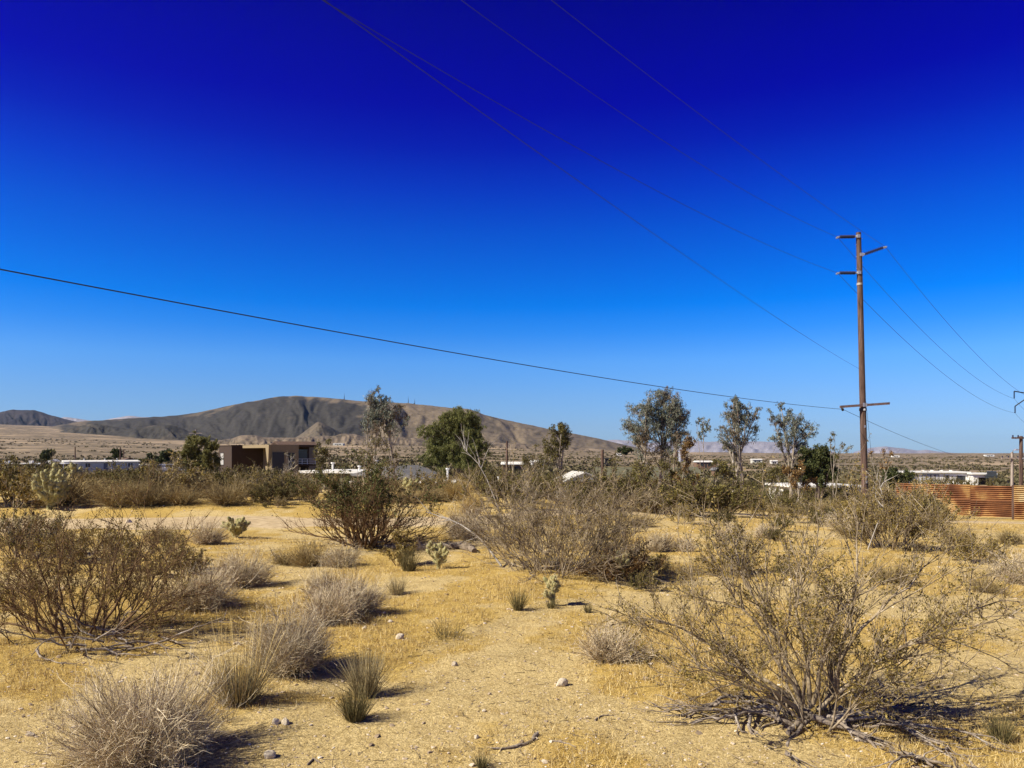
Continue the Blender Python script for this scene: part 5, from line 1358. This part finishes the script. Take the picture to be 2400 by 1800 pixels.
rock('grey pointed rock on sand right of the grey shrub group', 938, 1497, 24, 16, 4)
rock('small pale stone left of the grey pointed rock', 855, 1474, 16, 9, 5)
rock('small pale stone above the grey pointed rock', 915, 1458, 14, 8, 6)
rock('whitish flat rock on the golden ground left of the leaning grey shrub', 1318, 1607, 34, 22, 7)
rock('small rounded pale stone near the dark stick', 1117, 1730, 15, 12, 8)
rock('small brown stone near the lower edge right of the stick', 1278, 1788, 20, 12, 9)
rock('small pale stone in the middle of the bare sand', 1065, 1560, 16, 12, 10)
rock('tiny pale stone on open sand above the dark stick', 1135, 1668, 13, 7, 11)
rock('large cream boulder on sand across the road right of the large cholla', 206, 1145, 22, 10, 12)
rock('brown boulder on the road bank below the wide brown bush', 303, 1226, 16, 12, 13)
rock('brown rock under the bushy olive green tree', 478, 1150, 13, 9, 14)
rock('small pale stone in the shade right of the grey twig shrub', 500, 1603, 14, 7, 15)
rock('small pale stone on sand left of the big pale dome shrub', 70, 1725, 22, 9, 16)

def log(label, pts, r0, r1, mat, seed, name='log', cat='log', twigs=5, tl=.2):
    rng = np.random.default_rng(seed); H = [hit(a, b) for a, b in pts]
    o = np.array(H[0]); P = np.array([(x, y, z + r0 * .7) for x, y, z in H]) - o
    s = np.linspace(0, len(P) - 1, 18); P = np.stack([np.interp(s, range(len(P)), P[:, i]) for i in range(3)], 1); P[1:-1] = (P[:-2] + 2 * P[1:-1] + P[2:]) / 4
    P += rng.normal(size=P.shape) * r0 * .25
    R = np.linspace(r0, r1, 18) * rng.uniform(.85, 1.15, 18)
    g = Geo().add(*tubes(P[None], R[None], 9))
    for k in (0, 17): g.add(g.V[0][k * 9:(k + 1) * 9], [tuple(range(9))])
    if twigs:
        p, d, _, _ = spawn(rng, P[None], R[None], twigs, .1, 1, .7); T = grow(rng, p, nrm(d + [0, 0, .2]), rng.uniform(.4, 1, twigs) * tl, 4, .15)
        g.add(*tubes(T, taper(np.full(twigs, r1 * .6), np.full(twigs, r1 * .15), 4), 5))
    return tag(obj(name, g.mesh(name, M[mat], True), None, tuple(o)), label, cat)
log('weathered fallen log lying behind the pale cactus', [(1105, 1292), (1075, 1285), (1020, 1290), (960, 1290), (900, 1284), (850, 1275)], .07, .045, 'wood_dead', 1, twigs=9, tl=.4)
log('split end of weathered log arching right of the pale cactus', [(1112, 1296), (1095, 1284), (1060, 1282), (1040, 1286)], .05, .03, 'wood_dead', 2, twigs=3)
log('dark curved stick lying on sand near the lower edge', [(1258, 1722), (1245, 1742), (1215, 1752), (1180, 1758), (1155, 1758)], .011, .004, 'wood_dead', 3, 'stick', 'stick', 3, .08)
log('thin twig on sand right of the dark curved stick', [(1295, 1738), (1325, 1742), (1350, 1752)], .005, .002, 'wood_dead', 4, 'stick', 'stick', 1, .05)
log('thin bent twig on golden ground below the leaning grey shrub', [(1395, 1690), (1410, 1678), (1440, 1678)], .006, .003, 'wood_dead', 5, 'stick', 'stick', 2, .06)
log('short dark twig near the lower left rocks', [(720, 1795), (735, 1780), (750, 1790)], .006, .003, 'wood_dead', 6, 'stick', 'stick', 2, .08)
log('chunk of weathered stump wood leaning at the foot of the large creosote', [(1846, 1722), (1868, 1704), (1893, 1672)], .014, .026, 'wood_dead', 7, 'wood_chunk', 'wood', 0)

# ------------------------------------------------------------------ scattered middle distance shrubs, each its own object
V_CREO = [creosote(200 + i, 1.0, .95, 22, 6, 5, 4200, .024, .3, .012, 'olive_leaf', 'bark_dark', .08, (.05, 1.15), (), 0, 2.2) for i in range(5)]
V_BROWN = [creosote(210 + i, 1.0, .95, 22, 6, 5, 3400, .022, .3, .012, 'creo_leaf', 'bark', .08, (.05, 1.15), (), 0, 2.2) for i in range(4)]
V_DOME = [dome(220 + i, .8, .9, 420, 5, 'brown_twig', .005) for i in range(3)]
V_GREY = [dome(230 + i, .8, .9, 420, 5, 'grey_twig', .005) for i in range(3)]
rng = np.random.default_rng(303)
placed = []
def free(x, y, r):
    for a, b, c in placed:
        if (a - x) ** 2 + (b - y) ** 2 < (r + c) ** 2 * .5: return False
    return True
HOUSES = [(o.x - 2, o.y + 7, 12), (o2.x + 8, o2.y + 2, 12), (o3.x + 5, o3.y + 3, 9), (o6.x + 3, o6.y + 3, 6), (at(1372, 1128, 47).x, 48.5, 3)]
def clear_of(x, y, r):
    if abs(y - float(road_mid(np.array(x)))) < 1.8 + r * .5: return False
    for a, b, c in HOUSES:
        if math.hypot(x - a, y - b) < c * .8: return False
    px = HX + F * x / y
    if y < 44 and 186 < px < 240: return False                 # sand lane across the road
    if 30 < y < 42 and px > 2150: return False                 # open sand before the fence
    return True
LAND = [('the largest cholla', 115, 1194), ('the cream boulder', 206, 1145), ('the brown bank boulder', 303, 1226), ('the roadside cholla', 552, 1260), ('the big green bush', 855, 1280),
        ('the golden round shrub', 1072, 1172), ('the brown cholla', 612, 1138), ('the pale headed cholla', 958, 1158), ('the bushy olive tree', 470, 1142), ('the dead stem', 1160, 1240),
        ('the big dry grey bush', 1300, 1342), ('the crooked branch', 2075, 1290), ('the large open creosote', 1893, 1692), ('the lavender round shrub', 2390, 1368)]
LAND = [(n_, *hit(a_, b_)[:2]) for n_, a_, b_ in LAND]
LAND += [('the mobile home', at(184, 1107, 190).x + 6, 194), ('the camper', at(366, 1110, 140).x + 2, 141), ('the modern tan house', o.x + 1, o.y + 5), ('the low house', o2.x + 8, o2.y + 2), ('the white canopy', at(1372, 1128, 47).x, 48),
         ('the olive roofed house', o3.x + 5, o3.y + 3), ('the fenceside white house', o4.x + 4, o4.y), ('the hidden white house', o6.x + 3, o6.y), ('the tall utility pole', bx_, by_),
         ('the big wide eucalyptus', at(1545, 0, 58).x, 58), ('the forked eucalyptus', at(1728, 0, 52).x, 52), ('the lobed eucalyptus', at(1855, 0, 56).x, 56), ('the thin stemmed eucalyptus', at(893, 0, 56).x, 56),
         ('the dense weeping tree', at(1068, 0, 66).x, 66), ('the dull grey green tree', at(1308, 0, 74).x, 74), ('the bare dark pole', at(1412, 0, 66).x, 66), ('the thin dark pole', at(1188, 0, 75).x, 75),
         ('the rusty fence', fe[2].x - 2, fe[2].y), ('the fence end', fe[0].x + 1, fe[0].y), ('the transformer pole', at(2393, 0, 58).x, 58), ('the street lamp pole', at(2372, 0, 70).x, 70),
         ('the rust tinged sapling', at(1615, 0, 46).x, 46), ('the thin olive sapling', at(752, 0, 40).x, 40), ('the bare pale sapling', at(678, 0, 46).x, 46)]
def near_name(x, y):
    q = sorted(LAND, key=lambda q: (q[1] - x) ** 2 + (q[2] - y) ** 2)
    return q[0][0] + ' towards ' + q[1][0]
def add_shrub(x, y, s, q, zs=1.0):
    V = V_CREO if q < .45 else V_BROWN if q < .68 else V_DOME if q < .88 else V_GREY
    parts = V[int(rng.integers(len(V)))]
    nm = {id(V_CREO): 'olive creosote bush', id(V_BROWN): 'yellow brown creosote bush', id(V_DOME): 'brown twig shrub', id(V_GREY): 'grey twig shrub'}[id(V)]
    lab = ('small ' if s < .65 else 'tall ' if s > 1.1 else 'knee high ') + nm + ' near ' + near_name(x, y)
    put(nm.split()[-2] + '_' + nm.split()[-1], lab, 'bush', parts, (x, y, hz(x, y)), rng.uniform(0, 6.28), (s * rng.uniform(.9, 1.25), s * rng.uniform(.9, 1.25), s * zs * rng.uniform(.75, 1.05)), lab.replace('bush near', 'bushes near').replace('shrub near', 'shrubs near'))
    placed.append((x, y, s * .7))
# thicket along the far side of the road
for px, py, s in [(1185, 1190, 1.2), (1235, 1178, 1.3), (1285, 1170, 1.2), (1330, 1180, .8), (1372, 1204, .9), (1405, 1190, 1.35), (1450, 1196, 1.45), (1500, 1186, 1.3), (1530, 1204, 1.0), (1575, 1208, 1.4), (1620, 1200, 1.3), (1655, 1210, 1.5),
                  (1700, 1204, 1.4), (1540, 1170, 1.4), (1480, 1165, 1.4), (1600, 1175, 1.4), (1680, 1172, 1.3), (1745, 1176, .8), (1790, 1168, 1.0), (1830, 1180, 1.3), (1870, 1190, 1.35), (1905, 1205, 1.1), (1935, 1190, 1.4), (1970, 1205, 1.3), (2000, 1190, 1.4), (2030, 1210, 1.2), (2055, 1225, 1.1), (2120, 1225, 1.0),
                  (2160, 1240, .7), (2190, 1228, .75), (2110, 1208, 1.55), (2145, 1214, 1.45), (2075, 1202, 1.5), (2175, 1220, 1.05), (1890, 1165, 1.4), (1955, 1168, 1.5), (2015, 1168, 1.4), (1840, 1160, 1.3), (1780, 1215, .6), (1850, 1225, .6), (1930, 1235, .65), (1990, 1245, .7), (2010, 1262, .5),
                  (1600, 1228, .5), (1500, 1236, .45), (1690, 1232, .5), (1820, 1245, .4), (900, 1176, .6), (960, 1178, .6), (1010, 1174, .65), (1040, 1168, .7), (1130, 1165, 1.1), (720, 1176, .65), (680, 1172, .7), (630, 1170, 1.0), (590, 1175, 1.0), (640, 1182, .7),
                  (30, 1188, 1.4), (75, 1182, 1.2), (5, 1178, 1.4), (150, 1184, 1.0), (180, 1168, 1.0), (250, 1152, 1.1), (300, 1152, 1.2), (350, 1150, 1.1), (400, 1164, 1.2), (450, 1166, 1.0), (330, 1168, 1.0), (560, 1164, 1.1), (610, 1160, 1.0), (500, 1158, 1.1)]:
    x, y, z = hit(px, py)
    add_shrub(x, y, s, rng.random() * .9)
for px, d, s in [(2155, 122, 1.6), (2185, 126, 1.5), (2215, 124, 1.7), (2245, 122, 1.5), (2275, 118, 1.5), (2330, 122, 1.7), (2130, 128, 1.8), (2080, 90, 1.6), (1830, 60, 1.8), (1858, 60, 1.7), (1945, 58, 1.9), (1975, 60, 1.9), (2000, 58, 1.8), (1915, 57, 1.8), (1885, 58, 1.6)]:
    add_shrub((px - HX) / F * d, d, s, rng.random() * .4)
ZONES = [(20.8, 23.5, -60, 1000, 26, (.16, .34)), (22, 34, -100, 1150, 14, (.45, .9)), (30, 48, -100, 1500, 56, (.6, 1.1)), (24, 48, 1400, 2150, 45, (.5, 1.1)),
         (46, 110, -100, 2100, 110, (1.0, 1.9)), (36, 75, 2040, 2600, 24, (.7, 1.3)), (9, 17, 1500, 2700, 12, (.2, .36))]
for y0, y1, p0, p1, n, (s0, s1) in ZONES:
    k = tries = 0
    while k < n and tries < n * 30:
        tries += 1
        y = math.sqrt(rng.uniform(y0 * y0, y1 * y1)); px = rng.uniform(p0, p1); x = (px - HX) / F * y
        s = rng.uniform(s0, s1)
        if not (free(x, y, s * .7) and clear_of(x, y, s)): continue
        add_shrub(x, y, s, rng.random()); k += 1

# ------------------------------------------------------------------ uncountable cover
def scrub_cover():
    """low scrub over the plain, from the houses to the foothills"""
    rng = np.random.default_rng(404); g = Geo()
    n = 9000
    y = np.exp(rng.uniform(math.log(105), math.log(1500), n)); px = rng.uniform(-250, 2650, n); x = (px - HX) / F * y
    keep = (fbm(x * .012, y * .012, 71, 3) > -.18) & ~((y > 640) & (y < 900) & (px < 560) & (px > 30))
    keep &= ~((np.abs(px - 2200) < 130) & (y < 145)) & ~((px < 440) & (y < 215)) & ~((px > 500) & (px < 760) & (y < 125))
    x, y = x[keep], y[keep]; z = height(x, y)
    for lv in range(16):
        m = len(x); s = rng.uniform(.5, 1.2, (m, 1)) * (1 + np.clip((y - 300) / 1500, 0, 1))[:, None]
        c = np.stack([x, y, z], 1) + np.concatenate([rng.normal(size=(m, 2)) * .55 * s, rng.uniform(.15, .9, (m, 1)) * s * .8], 1)
        a = nrm(rng.normal(size=(m, 3)) + [0, 0, .6]) * s * .42; b = nrm(np.cross(a, rng.normal(size=(m, 3)))) * s * .34
        g.add(*diamonds(c, a, b))
    return g
M['scrub'] = mat_island('scrub_leaf', [(0, (.05, .045, .018)), (.5, (.10, .085, .038)), (1, (.19, .15, .075))], .8, .1)
tag(obj('scrub_cover', scrub_cover().mesh('scrub_cover', M['scrub'])), 'low olive brown scrub covering the far plain', 'scrub', kind='stuff')

def dry_grass():
    rng = np.random.default_rng(505); g = Geo()
    n = 44000
    y = np.exp(rng.uniform(math.log(2.6), math.log(26), n)); x = rng.uniform(-.80, .80, n) * y
    f = litter_field(x, y)
    keep = (f > .02 + .24 * rng.normal(size=n)) & ~on_road(x, y)
    x, y = x[keep], y[keep]; m = len(x)
    z = height(x, y)
    hgt = (.022 + .05 * rng.random(m) ** 1.6) * (1 + 1.2 * np.clip(f[keep], 0, .6))
    for k in range(11):
        c = np.stack([x, y, z - .004], 1) + np.concatenate([rng.normal(size=(m, 2)) * .028, np.zeros((m, 1))], 1)
        d = nrm(rng.normal(size=(m, 3)) * .45 + [0, 0, 1]); sd_ = nrm(np.cross(d, rng.normal(size=(m, 3))))
        w = (.0013 + .00013 * y)[:, None]
        V = np.stack([c - sd_ * w, c + sd_ * w, c + d * (hgt * rng.uniform(.5, 1.2, m))[:, None]], 1).reshape(-1, 3)
        g.add(V, np.arange(len(V)).reshape(-1, 3))
    return g
tag(obj('dry_grass', dry_grass().mesh('dry_grass', M['straw'])), 'short golden dry grass covering the sand in patches', 'grass', kind='stuff')

def pebbles():
    rng = np.random.default_rng(606); g = Geo()
    n = 30000
    y = np.exp(rng.uniform(math.log(2.6), math.log(32), n)); x = rng.uniform(-.8, .8, n) * y
    z = height(x, y); r = np.exp(rng.normal(size=n) * .55) * .0034 * (1 + y * .05)
    base = np.array([(1, 0, 0), (0, 1, 0), (-1, 0, 0), (0, -1, 0), (.55, .55, .6), (-.55, .55, .6), (-.55, -.55, .6), (.55, -.55, .6)], float)
    ang = rng.uniform(0, 6.28, n); ca_, sa_ = np.cos(ang)[:, None], np.sin(ang)[:, None]
    B = base[None] * rng.uniform(.6, 1.3, (n, 8, 1)) * np.stack([rng.uniform(.8, 1.5, n), np.ones(n), rng.uniform(.6, 1.1, n)], 1)[:, None]
    B = np.stack([B[..., 0] * ca_ - B[..., 1] * sa_, B[..., 0] * sa_ + B[..., 1] * ca_, B[..., 2]], -1)
    V = np.stack([x, y, z], 1)[:, None] + B * r[:, None, None]
    T = np.array([(0, 1, 4), (1, 2, 5), (2, 3, 6), (3, 0, 7), (1, 5, 4), (2, 6, 5), (3, 7, 6), (0, 4, 7), (4, 5, 6), (4, 6, 7)])
    g.add(V.reshape(-1, 3), (T[None] + (np.arange(n) * 8)[:, None, None]).reshape(-1, 3))
    return g
M['pebble'] = mat_island('pebble', [(0, (.22, .16, .10)), (.6, (.46, .36, .24)), (1, (.66, .57, .44))], .9)
tag(obj('gravel', pebbles().mesh('gravel', M['pebble'])), 'small loose gravel scattered over the sand', 'gravel', kind='stuff')

def twig_litter():
    rng = np.random.default_rng(707); n = 5200
    y = np.exp(rng.uniform(math.log(2.7), math.log(22), n)); x = rng.uniform(-.8, .8, n) * y
    keep = (fbm(x * .9, y * .9, 15, 3) > -.05) & ~on_road(x, y); x, y = x[keep], y[keep]; n = len(x)
    a = rng.uniform(0, 6.28, n); d = np.stack([np.cos(a), np.sin(a), rng.uniform(-.02, .18, n)], 1)
    P = grow(rng, np.stack([x, y, height(x, y) + .003], 1), d, np.exp(rng.normal(size=n) * .6) * .05, 3, .25)
    P[..., 2] = np.maximum(P[..., 2], height(P[..., 0], P[..., 1]) + .002)
    return Geo().add(*tubes(P, taper(.0014 + .00016 * y, .0006 + .0001 * y, 3), 3))
M['litter'] = mat_island('twig_litter', [(0, (.06, .042, .024)), (.6, (.15, .11, .065)), (1, (.34, .27, .18))], .9)
tag(obj('twig_litter', twig_litter().mesh('twig_litter', M['litter'])), 'short fallen twigs littering the sand between the shrubs', 'litter', kind='stuff')

# ------------------------------------------------------------------ wire fence above the houses, small palm
f0, f1 = at(100, 1107, 62), at(760, 1109, 58)
t = thing('wire_fence', 'thin pale wire fence strung between slim posts in front of the tan house', 'fence', (f0.x, f0.y, 0))
nP = 8
tops = [f0.lerp(f1, i / nP) - Vector((f0.x, f0.y, 0)) for i in range(nP + 1)]
for i, q in enumerate(tops):
    obj('post', tube_mesh('post', [(q.x, q.y, hz(q.x + f0.x, q.y + f0.y) - .3), (q.x, q.y, q.z + .06)], .025, 6, 'pole_grey'), t)
for k in (0, .45):
    obj('strand', tube_mesh('strand', [(q.x, q.y, q.z - k) for q in tops], .006, 5, 'bark_pale'), t)
xq, yq = at(1790, 0, 44).x, 44
put('fan_palm', 'small green spiky palm under the slender forked eucalyptus', 'palm', bunch(95, 1.9, .5, 260, 'green_leaf', .022, 1.5, 0, .8) + [('trunk', Geo().add(*tubes([[[0, 0, -.2], [0, 0, .3], [.02, 0, .7]]], [[.14, .12, .1]], 8)).mesh('trunk', M['tree_bark_dark'], True))], (xq, yq, hz(xq, yq)))

# ------------------------------------------------------------------ desert air
m, N, L, b = mat_base('haze_air')
N.remove(b)
vol = N.new('ShaderNodeVolumePrincipled')
vol.inputs['Color'].default_value = (.45, .68, 1.0, 1)
vol.inputs['Density'].default_value = 1.8e-5
vol.inputs['Anisotropy'].default_value = 0.35
L.new(vol.outputs[0], N['Material Output'].inputs['Volume'])
hb = Geo().box(-15900, 15900, -15900, 15900, -14, 345).mesh('haze', m)
tag(obj('haze', hb), 'thin dry desert haze paling the far mountains', 'haze', kind='stuff')
